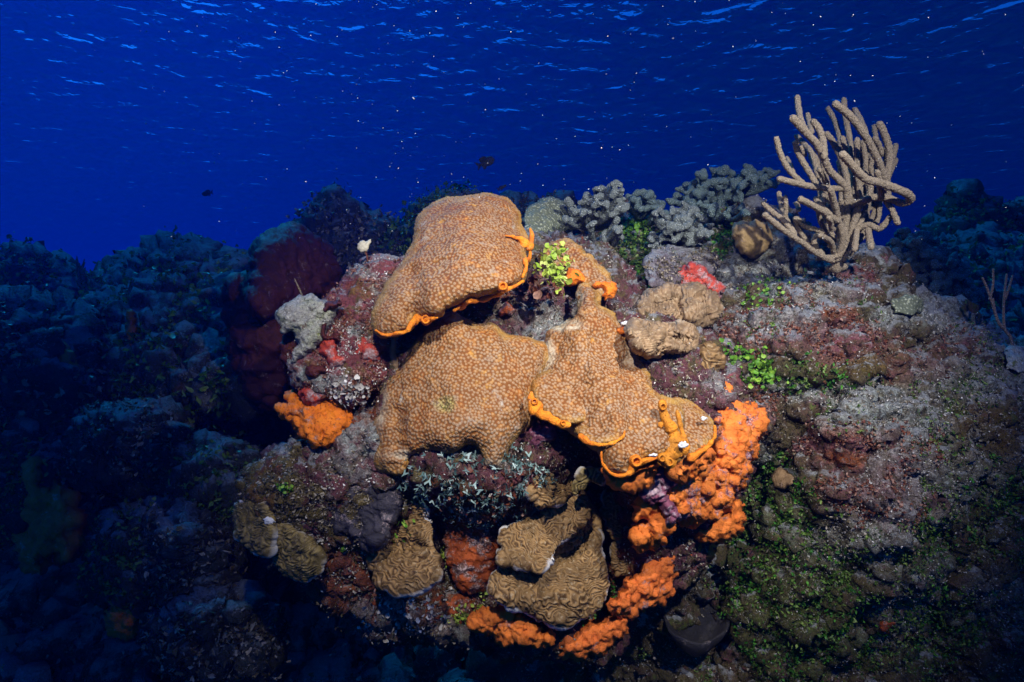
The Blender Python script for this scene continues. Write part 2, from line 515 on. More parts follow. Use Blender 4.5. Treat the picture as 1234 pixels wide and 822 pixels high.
# ================================================================== MATERIALS
def coral_cup_mat():
    m = NT('star_coral')
    c = m.attr('cell'); rid = m.attr('cellid'); rim = m.attr('rim')
    big = m.noise(9, 3, 0.5)
    mid = m.noise(45, 3, 0.6)
    cup = m.ramp(c, [(0.0, (0.17, 0.085, 0.05)), (0.12, (0.24, 0.14, 0.09)), (0.24, (0.33, 0.23, 0.145)), (0.36, (0.27, 0.175, 0.10)), (0.46, (0.19, 0.078, 0.020)), (1.0, (0.11, 0.036, 0.009))])
    cup2 = m.ramp(c, [(0.0, (0.12, 0.07, 0.04)), (0.20, (0.31, 0.24, 0.18)), (0.34, (0.29, 0.215, 0.15)), (0.47, (0.19, 0.09, 0.03)), (1.0, (0.13, 0.055, 0.018))])
    col = m.mix(m.maprange(big, 0.42, 0.66), cup, cup2)
    col = m.mix(m.maprange(rid, 0.7, 1.0, 0, 0.35), col, (0.50, 0.26, 0.07))
    col = m.mix(m.maprange(mid, 0.62, 0.75, 0, 0.7), col, (0.50, 0.28, 0.06))
    col = m.mix(1.0, col, (0.95, 0.89, 0.80), 'MULTIPLY')
    edge = m.maprange(rim, 0.0, 0.016, 1, 0)
    edge = m.math('MULTIPLY', edge, m.maprange(m.noise(30, 2), 0.3, 0.6))
    col = m.mix(m.math('MULTIPLY', edge, 0.75), col, (0.42, 0.26, 0.06))
    gold = m.maprange(m.noise(19, 4, 0.6, 0.3), 0.52, 0.66, 0, 0.7)
    col = m.mix(gold, col, m.mix(1.0, col, (1.15, 0.80, 0.36), 'MULTIPLY'))
    silt = m.math('MULTIPLY', m.maprange(m.noise(26, 5, 0.7, 0.4), 0.60, 0.70), m.maprange(c, 0.25, 0.5, 0.35, 1.0))
    col = m.mix(silt, col, (0.34, 0.30, 0.24))
    col = m.mix(m.maprange(m.voro(520), 0.0, 0.25, 0.35, 0.0), col, (0.10, 0.05, 0.02))
    sc_ = m.math('MULTIPLY', m.attr('scar'), m.maprange(m.noise(110, 4, 0.7), 0.35, 0.6, 0.25, 1.0))
    col = m.mix(sc_, col, m.mix(m.maprange(m.noise(240, 3), 0.45, 0.6), (0.06, 0.055, 0.01), (0.40, 0.34, 0.12)))
    pl_ = m.math('MULTIPLY', m.attr('pale'), m.maprange(m.noise(60, 5, 0.7), 0.35, 0.6))
    col = m.mix(pl_, col, (0.42, 0.37, 0.27))
    n = m.bump(m.noise(420, 3, 0.6), 0.5, 0.0015)
    n = m.bump(m.maprange(c, 0.22, 0.55, 1, 0), 0.5, 0.002, n)
    return m.pbr(col, 0.7, n, 0.2)
M_STAR = coral_cup_mat()

def plate_mat(name, ridge, groove, rimc=(0.62, 0.62, 0.62)):
    m = NT(name)
    p = m.attr('pat'); rim = m.attr('rim')
    col = m.mix(m.maprange(m.math('ADD', p, m.maprange(m.noise(90, 3), 0.3, 0.7, -0.35, 0.35)), -0.8, 0.6), groove, ridge)
    col = m.mix(m.maprange(m.noise(22, 4, 0.65), 0.4, 0.62, 0, 0.8), col, tuple(x * 0.42 for x in ridge))
    col = m.mix(m.maprange(m.noise(150, 3), 0.55, 0.7, 0, 0.35), col, (0.5, 0.42, 0.28))
    e = m.math('MULTIPLY', m.maprange(rim, 0.0008, 0.0030, 1, 0), m.maprange(m.noise(14, 2), 0.45, 0.55, 0, 0.8))
    col = m.mix(e, col, rimc)
    n = m.bump(m.noise(300, 3), 0.5, 0.002)
    n = m.bump(m.voro(420), 0.3, 0.001, n)
    return m.pbr(col, 0.65, n, 0.2)
M_PLATE = plate_mat('lettuce_coral', (0.30, 0.18, 0.072), (0.06, 0.03, 0.010))
M_PLATE_G = plate_mat('lettuce_coral_olive', (0.25, 0.185, 0.065), (0.05, 0.035, 0.012))

def sponge_mat(name, a, b, dark, crust=None, crust_amt=0.0, pits=260, pit_amt=0.8, seed=0.0):
    m = NT(name)
    n1 = m.noise(28, 5, 0.6); n2 = m.noise(120, 3)
    col = m.mix(m.maprange(n1, 0.35, 0.65), a, b)
    v = m.voro(pits)
    col = m.mix(m.maprange(v, 0.0, 0.28, pit_amt, 0.0), col, dark)
    if crust_amt:
        k = m.maprange(m.noise(24, 6, 0.72, 0.3), 0.66 - crust_amt * 0.22, 0.74 - crust_amt * 0.22)
        c2 = m.mix(m.voro(190, out='Color'), crust, (0.5, 0.47, 0.48), 'MIX')
        c2 = m.mix(m.maprange(m.noise(230, 2), 0.45, 0.62), crust, (0.40, 0.30, 0.31))
        col = m.mix(k, col, c2)
    n = m.bump(m.noise(95, 6, 0.7), 1.0, 0.006)
    n = m.bump(m.maprange(v, 0, 0.3), 0.8, 0.002, n)
    return m.pbr(col, 0.6, n, 0.3, sss=0.0)
M_ORANGE = sponge_mat('bright_orange_sponge', (0.60, 0.14, 0.018), (0.76, 0.225, 0.034), (0.35, 0.07, 0.02), (0.16, 0.05, 0.07), 0.62)
M_ORANGE_CLEAN = sponge_mat('clean_orange_sponge', (0.58, 0.13, 0.015), (0.74, 0.205, 0.030), (0.38, 0.07, 0.02), (0.3, 0.13, 0.1), 0.2)
M_ORANGE_D = sponge_mat('shaded_rusty_sponge', (0.20, 0.035, 0.006), (0.34, 0.07, 0.010), (0.05, 0.01, 0.005), (0.10, 0.06, 0.05), 0.7, 180)  # rust tone darkened further to carry the shadow over the sheet
M_ORANGE_T = sponge_mat('tangerine_sponge', (0.60, 0.13, 0.006), (0.74, 0.20, 0.01), (0.30, 0.06, 0.01), (0.25, 0.10, 0.03), 0.35, 150, 1.0)
M_RED = sponge_mat('red_orange_sponge', (0.30, 0.03, 0.02), (0.50, 0.06, 0.03), (0.10, 0.01, 0.008), (0.26, 0.13, 0.13), 0.7, 240)
M_RIM = sponge_mat('yellow_orange_sponge', (0.60, 0.15, 0.008), (0.78, 0.27, 0.012), (0.25, 0.05, 0.008), (0.34, 0.16, 0.04), 0.35, 300, 0.85)
M_RIM2 = sponge_mat('ochre_sponge', (0.38, 0.15, 0.012), (0.68, 0.24, 0.012), (0.20, 0.06, 0.01), (0.26, 0.16, 0.05), 0.4, 280, 0.8)
M_MAROON = sponge_mat('maroon_sponge', (0.05, 0.008, 0.007), (0.085, 0.015, 0.011), (0.02, 0.004, 0.004), (0.10, 0.03, 0.03), 0.3, 120)
M_GREY = sponge_mat('slate_sponge', (0.022, 0.021, 0.030), (0.045, 0.040, 0.055), (0.010, 0.009, 0.012), (0.12, 0.11, 0.12), 0.45, 300)
M_YELLOW = sponge_mat('yellow_brown_sponge', (0.17, 0.085, 0.015), (0.27, 0.14, 0.025), (0.06, 0.03, 0.01), (0.22, 0.2, 0.15), 0.8, 90)
M_YELLOW_B = sponge_mat('mustard_lump_sponge', (0.50, 0.12, 0.02), (0.62, 0.19, 0.03), (0.15, 0.07, 0.01), (0.3, 0.25, 0.12), 0.4, 90)
M_TAN = sponge_mat('tan_coral', (0.20, 0.125, 0.062), (0.31, 0.205, 0.115), (0.07, 0.04, 0.018), (0.16, 0.10, 0.04), 0.5, 300, 0.8)
M_TAN_D = sponge_mat('brown_coral', (0.24, 0.16, 0.06), (0.32, 0.22, 0.10), (0.10, 0.06, 0.02), (0.2, 0.15, 0.07), 0.2, 330, 0.45)
M_PURPLE = sponge_mat('purple_crust', (0.10, 0.03, 0.055), (0.20, 0.055, 0.10), (0.03, 0.01, 0.02), (0.36, 0.26, 0.32), 0.6, 200)
M_BLACK = NT('shaded_hollow').pbr((0.035, 0.012, 0.008), 0.9)  # near-black: the shade inside a pore, put into the colour
M_WHITE = sponge_mat('white_crust', (0.62, 0.64, 0.66), (0.75, 0.75, 0.75), (0.3, 0.3, 0.3), (0.4, 0.35, 0.3), 0.2)

def reef_mat(name, palette, accents, sand=(0.42, 0.45, 0.48), sand_amt=0.5, speck=0.5, scale=1.0, seed=0.0):
    m = NT(name)
    mp = m.n('Mapping'); m.put(mp.inputs['Vector'], m.obj()); mp.inputs['Location'].default_value = (seed, seed * 0.7, seed * 1.3)
    v = mp.outputs[0]
    # warp the coordinate so that patches have torn outlines
    wn = m.noise(60 * scale, 3, 0.6, 0, v, True)
    wv = m.n('VectorMath', operation='MULTIPLY_ADD'); m.put(wv.inputs[0], wn); wv.inputs[1].default_value = (0.03 / scale,) * 3; m.put(wv.inputs[2], v)
    w = wv.outputs[0]
    stops = [(i / (len(palette) - 1) * 0.5 + 0.25, c) for i, c in enumerate(palette)]
    col = m.ramp(m.noise(11 * scale, 6, 0.68, 0.6, w), stops)
    for k, (c, sc, th, wd) in enumerate(accents):
        f = m.noise(sc * scale, 5, 0.66, 0.3 + 0.2 * k, w)
        col = m.mix(m.maprange(f, th, th + wd), col, c)
    for an, c1, c2 in (('ochre', (0.13, 0.06, 0.01), (0.34, 0.20, 0.04)), ('pink', (0.14, 0.03, 0.05), (0.42, 0.17, 0.20)), ('green', (0.03, 0.05, 0.01), (0.13, 0.17, 0.04)), ('rust', (0.20, 0.03, 0.01), (0.55, 0.15, 0.02)), ('dust', (0.10, 0.12, 0.11), (0.74, 0.84, 0.81))):
        cc = m.mix(m.maprange(m.noise(70 * scale, 5, 0.7, 0.4, w), 0.34, 0.64), c1, c2)
        k = m.math('MULTIPLY', m.attr(an), m.maprange(m.noise(48 * scale, 6, 0.75, 0.3, w), 0.36, 0.56))
        col = m.mix(k, col, cc)
    # shell grit, turf and small crusts: cell by cell
    vc = m.n('TexVoronoi'); m.put(vc.inputs['Vector'], w); vc.inputs['Scale'].default_value = 210 * scale
    sp = m.n('SeparateColor'); m.t.links.new(vc.outputs['Color'], sp.inputs[0])
    col = m.mix(m.maprange(sp.outputs[0], 0.0, 1.0, speck, 0.0), col, m.mix(sp.outputs[1], (0.02, 0.015, 0.012), (0.16, 0.10, 0.07)))
    dens = m.maprange(m.noise(17 * scale, 3, 0.6, 0, v), 0.42, 0.68)
    wh = m.math('MULTIPLY', m.math('GREATER_THAN', sp.outputs[2], 0.80), m.math('MULTIPLY', dens, m.maprange(vc.outputs['Distance'], 0.3, 0.55, 1, 0)))
    col = m.mix(m.math('MULTIPLY', wh, min(1.0, speck * 1.7)), col, (0.62, 0.60, 0.58))
    # grit settled on ledges
    nz = m.nz()
    sf = m.math('ADD', m.math('MULTIPLY', nz, 0.5), m.noise(20 * scale, 6, 0.75, 0.2, w))
    sf = m.maprange(sf, 0.98 - 0.28 * sand_amt, 1.12 - 0.28 * sand_amt)
    col = m.mix(m.maprange(m.noise(55 * scale, 5, 0.75, 0, w), 0.34, 0.46, 0.8, 0.0), col, (0.012, 0.010, 0.008))  # near-black blotches paint the shade of pits into the crust colour
    col = m.mix(m.math('MULTIPLY', sf, 0.85), col, m.mix(m.noise(160 * scale, 3, 0.6, 0, v), tuple(x * 0.35 for x in sand), tuple(min(1, x * 1.25) for x in sand)))
    n = m.bump(m.noise(70 * scale, 8, 0.75, 0, w), 1.0, 0.022 / scale)
    n = m.bump(m.maprange(vc.outputs['Distance'], 0, 0.6, 1, 0), 0.7, 0.003 / scale, n)
    return m.pbr(col, 0.8, n, 0.2)
PINK = (0.30, 0.085, 0.105); MAU = (0.17, 0.05, 0.08); OLI = (0.11, 0.09, 0.025); BRN = (0.075, 0.04, 0.022); DK = (0.018, 0.012, 0.010)
M_ROCK = reef_mat('reef_crust', [DK, BRN, MAU, OLI, (0.24, 0.13, 0.05)], [(PINK, 16, 0.58, 0.06), ((0.16, 0.13, 0.05), 21, 0.56, 0.05), ((0.48, 0.12, 0.02), 19, 0.65, 0.03), ((0.34, 0.28, 0.26), 15, 0.60, 0.05)], sand_amt=0.42)
M_SLOPE = reef_mat('slope_crust', [(0.02, 0.016, 0.012), (0.08, 0.055, 0.03), (0.12, 0.105, 0.035), (0.13, 0.07, 0.055), (0.19, 0.165, 0.09)], [((0.30, 0.11, 0.13), 9, 0.60, 0.06), ((0.13, 0.17, 0.03), 13, 0.59, 0.05), ((0.52, 0.56, 0.54), 10, 0.59, 0.06), ((0.34, 0.05, 0.04), 12, 0.68, 0.02), ((0.03, 0.025, 0.02), 17, 0.60, 0.04)], sand_amt=0.7, speck=0.6, seed=3.1)
M_PINKROCK = reef_mat('pink_crust', [BRN, (0.30, 0.06, 0.06), PINK, (0.34, 0.14, 0.12), MAU], [((0.20, 0.14, 0.05), 22, 0.58, 0.05), ((0.55, 0.47, 0.48), 26, 0.60, 0.06)], sand_amt=0.45, speck=0.35, seed=5.3)
M_PALE = reef_mat('pale_crust', [(0.42, 0.43, 0.30), (0.66, 0.68, 0.58), (0.78, 0.79, 0.73), (0.58, 0.64, 0.46), (0.42, 0.46, 0.28)], [((0.30, 0.36, 0.12), 24, 0.60, 0.05), ((0.20, 0.14, 0.12), 40, 0.62, 0.05)], sand_amt=0.5, speck=0.55, scale=1.3, seed=1.3)
M_OLIVE = reef_mat('olive_crust', [(0.05, 0.03, 0.015), OLI, (0.20, 0.15, 0.04), (0.13, 0.10, 0.05), MAU], [((0.30, 0.22, 0.05), 20, 0.58, 0.06), ((0.4, 0.36, 0.33), 26, 0.66, 0.04)], sand_amt=0.25, speck=0.4, seed=8.3)
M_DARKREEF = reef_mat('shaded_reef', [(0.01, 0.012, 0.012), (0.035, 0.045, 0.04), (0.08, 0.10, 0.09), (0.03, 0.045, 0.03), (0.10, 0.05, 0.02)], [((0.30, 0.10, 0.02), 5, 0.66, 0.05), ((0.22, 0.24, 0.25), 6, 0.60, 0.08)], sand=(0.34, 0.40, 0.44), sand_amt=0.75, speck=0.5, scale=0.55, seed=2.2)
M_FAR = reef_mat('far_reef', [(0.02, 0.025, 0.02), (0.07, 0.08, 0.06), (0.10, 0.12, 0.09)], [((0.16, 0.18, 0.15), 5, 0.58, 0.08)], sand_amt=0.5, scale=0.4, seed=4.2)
def finger_mat(name, a, b, sc=190):
    m = NT(name)
    v = m.voro(sc)
    col = m.mix(m.maprange(v, 0.15, 0.5), b, tuple(x * 0.42 for x in a))
    col = m.mix(m.maprange(m.noise(14, 3), 0.4, 0.7, 0, 0.6), col, tuple(x * 0.6 for x in a))
    n = m.bump(m.maprange(v, 0.0, 0.5, 1, 0), 1.0, 0.004)
    n = m.bump(m.noise(120, 3), 0.6, 0.004, n)
    return m.pbr(col, 0.8, n, 0.15)
M_FINGER = finger_mat('finger_coral', (0.21, 0.25, 0.24), (0.42, 0.48, 0.46))
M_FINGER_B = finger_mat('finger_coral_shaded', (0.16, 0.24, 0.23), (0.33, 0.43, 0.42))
M_MOUND = finger_mat('mustard_coral', (0.24, 0.28, 0.19), (0.42, 0.46, 0.34), 110)
M_ROD = finger_mat('sea_rod', (0.42, 0.34, 0.24), (0.62, 0.53, 0.40), 330)
M_ROD_D = finger_mat('thin_sea_rod', (0.35, 0.26, 0.22), (0.5, 0.4, 0.36))
def leaf_mat(name, a, b, c=None, em=0.2):
    m = NT(name)
    r = m.attr('rnd')
    col = m.ramp(r, [(0.0, a), (0.55, b), (1.0, c or b)])
    col = m.mix(m.maprange(m.noise(160, 2), 0.35, 0.7, 0, 0.5), col, tuple(x * 0.5 for x in a))
    p = m.n('BsdfPrincipled'); m.put(p.inputs['Base Color'], col); m.put(p.inputs['Roughness'], 0.5); m.put(p.inputs['Specular IOR Level'], 0.3)
    t = m.n('BsdfTranslucent'); m.put(t.inputs[0], col)
    mx = m.n('MixShader'); mx.inputs[0].default_value = em
    m.t.links.new(p.outputs[0], mx.inputs[1]); m.t.links.new(t.outputs[0], mx.inputs[2]); m.t.links.new(mx.outputs[0], m.out.inputs[0])
    return m.m
M_GREEN = leaf_mat('green_leaf', (0.05, 0.16, 0.015), (0.14, 0.34, 0.03), (0.30, 0.50, 0.06))
M_GREEN_D = leaf_mat('deep_green_leaf', (0.012, 0.07, 0.01), (0.04, 0.20, 0.015), (0.10, 0.34, 0.03))
M_LIME = leaf_mat('lime_leaf', (0.22, 0.36, 0.03), (0.42, 0.52, 0.08), (0.55, 0.58, 0.22))
M_TEAL = leaf_mat('teal_leaf', (0.04, 0.09, 0.09), (0.14, 0.25, 0.24), (0.46, 0.60, 0.58))
M_TURF = leaf_mat('turf_bits', (0.03, 0.02, 0.012), (0.15, 0.12, 0.06), (0.50, 0.45, 0.38))
M_TURFG = leaf_mat('green_turf_bits', (0.03, 0.07, 0.01), (0.09, 0.19, 0.025), (0.24, 0.34, 0.08))
M_GRIT = leaf_mat('grit', (0.35, 0.33, 0.30), (0.55, 0.54, 0.52), (0.72, 0.72, 0.72), 0.05)
M_RUSTY = leaf_mat('brown_leaf', (0.12, 0.03, 0.015), (0.22, 0.08, 0.04), (0.4, 0.25, 0.2))

M_KNOB = plate_mat('tan_wrinkled_coral', (0.29, 0.195, 0.11), (0.15, 0.09, 0.042), (0.34, 0.26, 0.17))

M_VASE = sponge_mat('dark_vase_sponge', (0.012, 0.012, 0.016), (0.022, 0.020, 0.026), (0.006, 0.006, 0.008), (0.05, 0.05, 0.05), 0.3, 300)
# ================================================================== TERRAIN
nu, nd = 520, 520
u = np.linspace(-1.75, 1.75, nu); yv = 0.9 * (34 / 0.9) ** np.linspace(0, 1, nd)
U_, Y_ = np.meshgrid(u, yv, indexing='ij'); X_ = U_ * Y_
Q = np.stack([X_.ravel(), Y_.ravel(), np.zeros(X_.size)], 1)
x, y = Q[:, 0], Q[:, 1]
base = -1.50 + 1.53 * sm(1.7, 3.4, y + 0.25 * x) + 0.15 * sm(3.2, 5, y) - 7.5 * sm(5.2, 15, y) - 2.5 * sm(15, 30, y)
base -= 0.32 * np.exp(-((x / np.maximum(y, .1) + 0.62) / 0.09) ** 2) * sm(2.0, 3.5, y)
base += 0.22 * fbm(Q, 0.9, 4, 0.5, 3) + 0.10 * fbm(Q, 3.0, 4, 0.55, 9, True)
base = base - 0.5 * sm(1.6, 1.0, y)
st = 0.16; fl = np.floor(base / st); fr_ = base / st - fl
terr = (fl + sm(0.25, 0.8, fr_)) * st
z = base * 0.45 + terr * 0.55
P = np.stack([x, y, z], 1)
ia = (np.arange(nu - 1)[:, None] * nd + np.arange(nd - 1)[None]).ravel()
F = np.stack([ia, ia + nd, ia + nd + 1, ia + 1], 1)
for k, (sc, am, rg) in enumerate(((2.2, 0.16, True), (6, 0.07, True), (17, 0.028, False), (45, 0.012, False))):
    P = P + vnormals(P, F) * (fbm(P, sc, 3, 0.55, 20 + k, rg) * am)[:, None]
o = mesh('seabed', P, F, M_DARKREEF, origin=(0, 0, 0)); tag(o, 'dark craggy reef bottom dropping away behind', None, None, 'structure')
TERR = (P, F)

# right-hand slope, running behind the coral head
L = Lump([(560, 345), (640, 290), (720, 262), (800, 268), (870, 262), (935, 262), (1000, 305), (1050, 318), (1090, 365), (1160, 372), (1215, 400), (1300, 430), (1480, 470), (1520, 980), (1150, 1010), (800, 960), (690, 850), (660, 700), (600, 500)],
         [(640, 290, 2.3), (800, 268, 2.35), (935, 270, 2.1), (1040, 330, 1.85), (1150, 380, 1.95), (1300, 440, 1.95), (900, 400, 1.75), (1000, 500, 1.62), (1200, 520, 1.75), (900, 620, 1.72), (1060, 640, 1.62), (1234, 700, 1.85), (800, 800, 1.95), (1000, 822, 1.8), (1234, 822, 1.95), (660, 500, 1.95), (660, 700, 2.0), (1500, 700, 2.2), (1100, 1000, 1.8), (700, 400, 2.0)],
         0.12, 0.5, step=2.6, R=60, rag=4, ragf=0.03, seed=4,
         folds=[([(930, 560), (880, 650), (870, 760)], -0.10, 40), ([(1010, 520), (1040, 440), (1000, 380)], 0.05, 40), ([(1140, 640), (1110, 720), (1130, 822)], -0.12, 35), ([(975, 450), (990, 500), (960, 540)], -0.05, 18)])
L.rough([('f', 2.6, 0.09), ('r', 6, 0.055), ('f', 14, 0.036), ('p', 17, 0.030), ('w', 28, 0.022), ('r', 42, 0.016), ('f', 100, 0.009)])
L.paint('dust', [(1035, 488, 42, 26), (1078, 515, 44, 24), (1022, 512, 28, 20), (960, 470, 60, 14, .8), (1095, 390, 70, 20), (1150, 402, 60, 22), (1195, 425, 45, 22), (930, 402, 50, 20, .7), (905, 335, 46, 24, .9), (965, 365, 50, 22, .7), (1210, 482, 70, 20, .9), (1090, 565, 60, 34, .6), (1060, 615, 55, 34, .7), (940, 318, 38, 26, .9), (1000, 645, 60, 30, .5), (1130, 470, 60, 30, .5), (900, 520, 30, 40, .4), (1160, 560, 50, 40, .4), (1190, 720, 50, 40, .4), (1080, 700, 60, 60, .3)], 0.035, 0.9, 1)
L.paint('pink', [(1000, 536, 40, 22), (1040, 548, 65, 42, .7), (1000, 420, 70, 22), (960, 400, 55, 25, .8), (1012, 352, 36, 22), (1140, 425, 45, 22, .6), (900, 480, 44, 22), (1050, 585, 55, 32), (1100, 450, 50, 20, .7), (900, 420, 40, 30, .7)], 0.03, 0.8, 2)
L.paint('green', [(970, 455, 56, 24), (940, 600, 60, 60, .8), (960, 700, 80, 50), (990, 765, 80, 50), (930, 660, 50, 50), (865, 300, 44, 25), (1185, 610, 55, 66, .8), (760, 340, 44, 66), (1100, 760, 80, 50, .7), (1120, 660, 50, 60, .7)], 0.03, 0.8, 3)
L.paint('ochre', [(965, 322, 40, 20), (1010, 440, 66, 20, .8), (1060, 452, 66, 22, .7), (1190, 540, 50, 40, .6), (985, 378, 44, 14), (1150, 520, 50, 40, .5)], 0.03, 0.7, 4)
L.paint('rust', [(1005, 520, 22, 10, .8), (1012, 549, 20, 9), (995, 388, 16, 8), (1090, 760, 14, 8)], 0.04, 0.6, 5)
L.obj('reef_slope', M_SLOPE, label='speckled reef slope rising on the right', kind='structure')
SLOPE = L

# the rocky core that carries the corals
L = Lump([(470, 330), (560, 300), (650, 285), (715, 300), (765, 345), (830, 392), (880, 450), (900, 520), (885, 600), (835, 680), (765, 735), (735, 780), (640, 783), (560, 772), (470, 758), (405, 722), (372, 690), (330, 648), (305, 600), (335, 555), (395, 535), (430, 500), (436, 430)],
         [(500, 340, 1.55), (700, 300, 1.76), (700, 365, 1.64), (655, 325, 1.70), (560, 450, 1.44), (760, 450, 1.45), (880, 500, 1.5), (340, 600, 1.42), (450, 620, 1.40), (600, 650, 1.50), (680, 660, 1.52), (760, 640, 1.50), (450, 740, 1.48), (640, 770, 1.47), (860, 620, 1.5), (600, 560, 1.36)],
         0.12, 0.45, step=2.2, R=50, rag=4, ragf=0.05, seed=9,
         folds=[([(505, 590), (530, 640), (540, 700)], -0.09, 17), ([(705, 575), (728, 620), (734, 700), (730, 740)], -0.22, 20), ([(440, 480), (455, 420), (500, 405)], -0.10, 20), ([(420, 720), (560, 760), (680, 765)], 0.04, 20), ([(520, 560), (600, 575), (640, 560)], 0.05, 20)])
L.rough([('f', 5, 0.04), ('r', 12, 0.026), ('p', 22, 0.024), ('w', 26, 0.016), ('r', 50, 0.012), ('f', 110, 0.006)])
L.paint('dust', [(660, 395, 40, 22), (625, 378, 30, 14, .8), (700, 372, 24, 30, .7), (450, 535, 30, 20), (430, 560, 24, 14, .6), (470, 735, 60, 16, .6), (545, 750, 50, 14, .5), (860, 470, 20, 14, .6)], 0.05, 0.8, 1)
L.paint('pink', [(640, 370, 50, 30), (600, 392, 40, 16), (450, 545, 40, 24), (850, 580, 40, 30), (690, 350, 30, 30, .7), (440, 700, 40, 30, .6)], 0.05, 0.8, 2)
L.paint('green', [(620, 300, 60, 40, .7), (590, 385, 30, 14, .7), (720, 320, 30, 30, .6), (520, 740, 60, 30, .6), (690, 750, 40, 20, .7)], 0.05, 0.8, 3)
L.paint('rust', [(565, 650, 44, 56), (520, 735, 60, 24, .8), (600, 590, 60, 16, .7), (445, 500, 20, 40), (440, 690, 60, 40, .8), (740, 700, 50, 50, .8), (800, 590, 60, 60, .6), (610, 368, 26, 12)], 0.05, 0.8, 4)
L.paint('ochre', [(330, 600, 40, 40), (420, 640, 40, 30, .5)], 0.05, 0.8, 5)
o = L.obj('reef_rock', M_ROCK, label='crusted rock core carrying the brown corals and orange sponges', cat_='rock')
CORE = L
# pink crusted shoulder left of the top coral
L = Lump([(425, 330), (445, 312), (482, 312), (500, 335), (485, 400), (475, 455), (450, 470), (436, 482), (422, 488), (396, 472), (372, 462), (350, 450), (352, 430), (362, 408), (380, 385), (398, 362), (414, 350)],
         [(460, 320, 1.42), (420, 350, 1.40), (400, 460, 1.32), (470, 420, 1.38), (360, 440, 1.33)], 0.07, 0.25, step=1.5, R=35, rag=4, ragf=0.08, seed=12)
L.rough([('f', 9, 0.02), ('r', 22, 0.012), ('w', 48, 0.008), ('f', 90, 0.006)])
L.paint('dust', [(436, 330, 18, 8), (362, 452, 16, 12), (400, 458, 22, 8), (346, 436, 8, 16), (408, 472, 20, 10), (430, 400, 14, 8), (400, 372, 14, 8), (460, 350, 12, 14, .7)], 0.09, 0.8, 6)
L.paint('ochre', [(440, 350, 18, 14), (380, 446, 14, 10), (450, 398, 16, 8)], 0.09, 0.8, 7)
L.obj('reef_rock', M_PINKROCK, label='pink crusted rock shoulder left of the topmost star coral', cat_='rock')
PINKL = L
L = Lump([(366, 358), (384, 361), (396, 366), (402, 380), (396, 394), (394, 408), (380, 416), (366, 428), (358, 440), (352, 432), (360, 414), (354, 400), (342, 398), (336, 384), (344, 368)],
         1.285, 0.035, 0.10, step=1.3, R=16, rag=4, ragf=0.10, seed=13)
L.rough([('f', 20, 0.010), ('w', 60, 0.006), ('r', 130, 0.004)])
L.obj('encrusting_coral', M_PALE, label='pale whitish green crust at the left tip of the pink rock', cat_='coral')
# olive knobbly rock on the lower left
L = Lump([(300, 560), (330, 545), (352, 538), (400, 536), (440, 520), (460, 545), (470, 600), (440, 660), (400, 650), (380, 640), (350, 640), (300, 615), (290, 590)],
         [(310, 580, 1.36), (400, 540, 1.36), (450, 600, 1.30), (380, 640, 1.32), (360, 590, 1.30)], 0.05, 0.25, step=1.6, R=40, rag=5, ragf=0.08, seed=15)
L.rough([('f', 9, 0.02), ('w', 28, 0.022), ('w', 55, 0.008), ('f', 100, 0.004)])
L.obj('reef_rock', M_OLIVE, label='olive brown knobbly rock at the lower left of the coral head', cat_='rock')
OLIVE = L

# dark reefs on the left and far behind
MOUNDS = []
def mound(name, poly, Y, b, mat, label, cat_='coral mound', step=3.5, seed=0, amps=None, back=0.6, R=None, rag=6, group=None):
    L = Lump(poly, Y, b, back, step=step, R=R, rag=rag, ragf=0.05, seed=seed)
    L.rough(amps or [('f', 2.5, 0.10), ('r', 6, 0.06), ('w', 9, 0.05), ('r', 18, 0.045), ('f', 40, 0.025), ('r', 70, 0.010)])
    MOUNDS.append(L)
    L.obj(name, mat, label=label, cat_=cat_, group=group)
    return L
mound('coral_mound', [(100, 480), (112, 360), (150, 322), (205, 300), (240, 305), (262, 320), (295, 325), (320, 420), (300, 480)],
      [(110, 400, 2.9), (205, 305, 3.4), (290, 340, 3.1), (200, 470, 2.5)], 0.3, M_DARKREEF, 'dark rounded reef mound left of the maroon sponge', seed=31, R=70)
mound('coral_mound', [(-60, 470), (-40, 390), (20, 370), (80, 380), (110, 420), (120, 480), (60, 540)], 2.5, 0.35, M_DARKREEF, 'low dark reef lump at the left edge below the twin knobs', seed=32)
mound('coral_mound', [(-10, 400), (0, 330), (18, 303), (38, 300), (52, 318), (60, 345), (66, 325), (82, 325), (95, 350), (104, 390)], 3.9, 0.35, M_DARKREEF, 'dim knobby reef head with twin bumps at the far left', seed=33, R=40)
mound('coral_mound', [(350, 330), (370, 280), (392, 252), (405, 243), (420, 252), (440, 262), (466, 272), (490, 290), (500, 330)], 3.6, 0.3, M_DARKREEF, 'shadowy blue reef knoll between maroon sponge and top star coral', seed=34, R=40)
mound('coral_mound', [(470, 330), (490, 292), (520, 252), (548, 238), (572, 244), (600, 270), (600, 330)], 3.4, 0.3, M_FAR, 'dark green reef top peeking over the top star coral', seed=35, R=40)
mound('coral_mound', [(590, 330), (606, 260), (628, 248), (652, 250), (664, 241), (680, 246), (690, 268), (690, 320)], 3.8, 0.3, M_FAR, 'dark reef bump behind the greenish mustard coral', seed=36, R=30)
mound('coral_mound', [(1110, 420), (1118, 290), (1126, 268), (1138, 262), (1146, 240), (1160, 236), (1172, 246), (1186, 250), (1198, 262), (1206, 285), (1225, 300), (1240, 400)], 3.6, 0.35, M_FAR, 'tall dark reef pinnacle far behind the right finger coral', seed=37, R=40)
mound('coral_mound', [(1195, 400), (1204, 290), (1212, 256), (1226, 250), (1248, 252), (1290, 300), (1300, 420)], 3.9, 0.35, M_FAR, 'dark reef pinnacle cut by the right picture edge', seed=38, R=40)
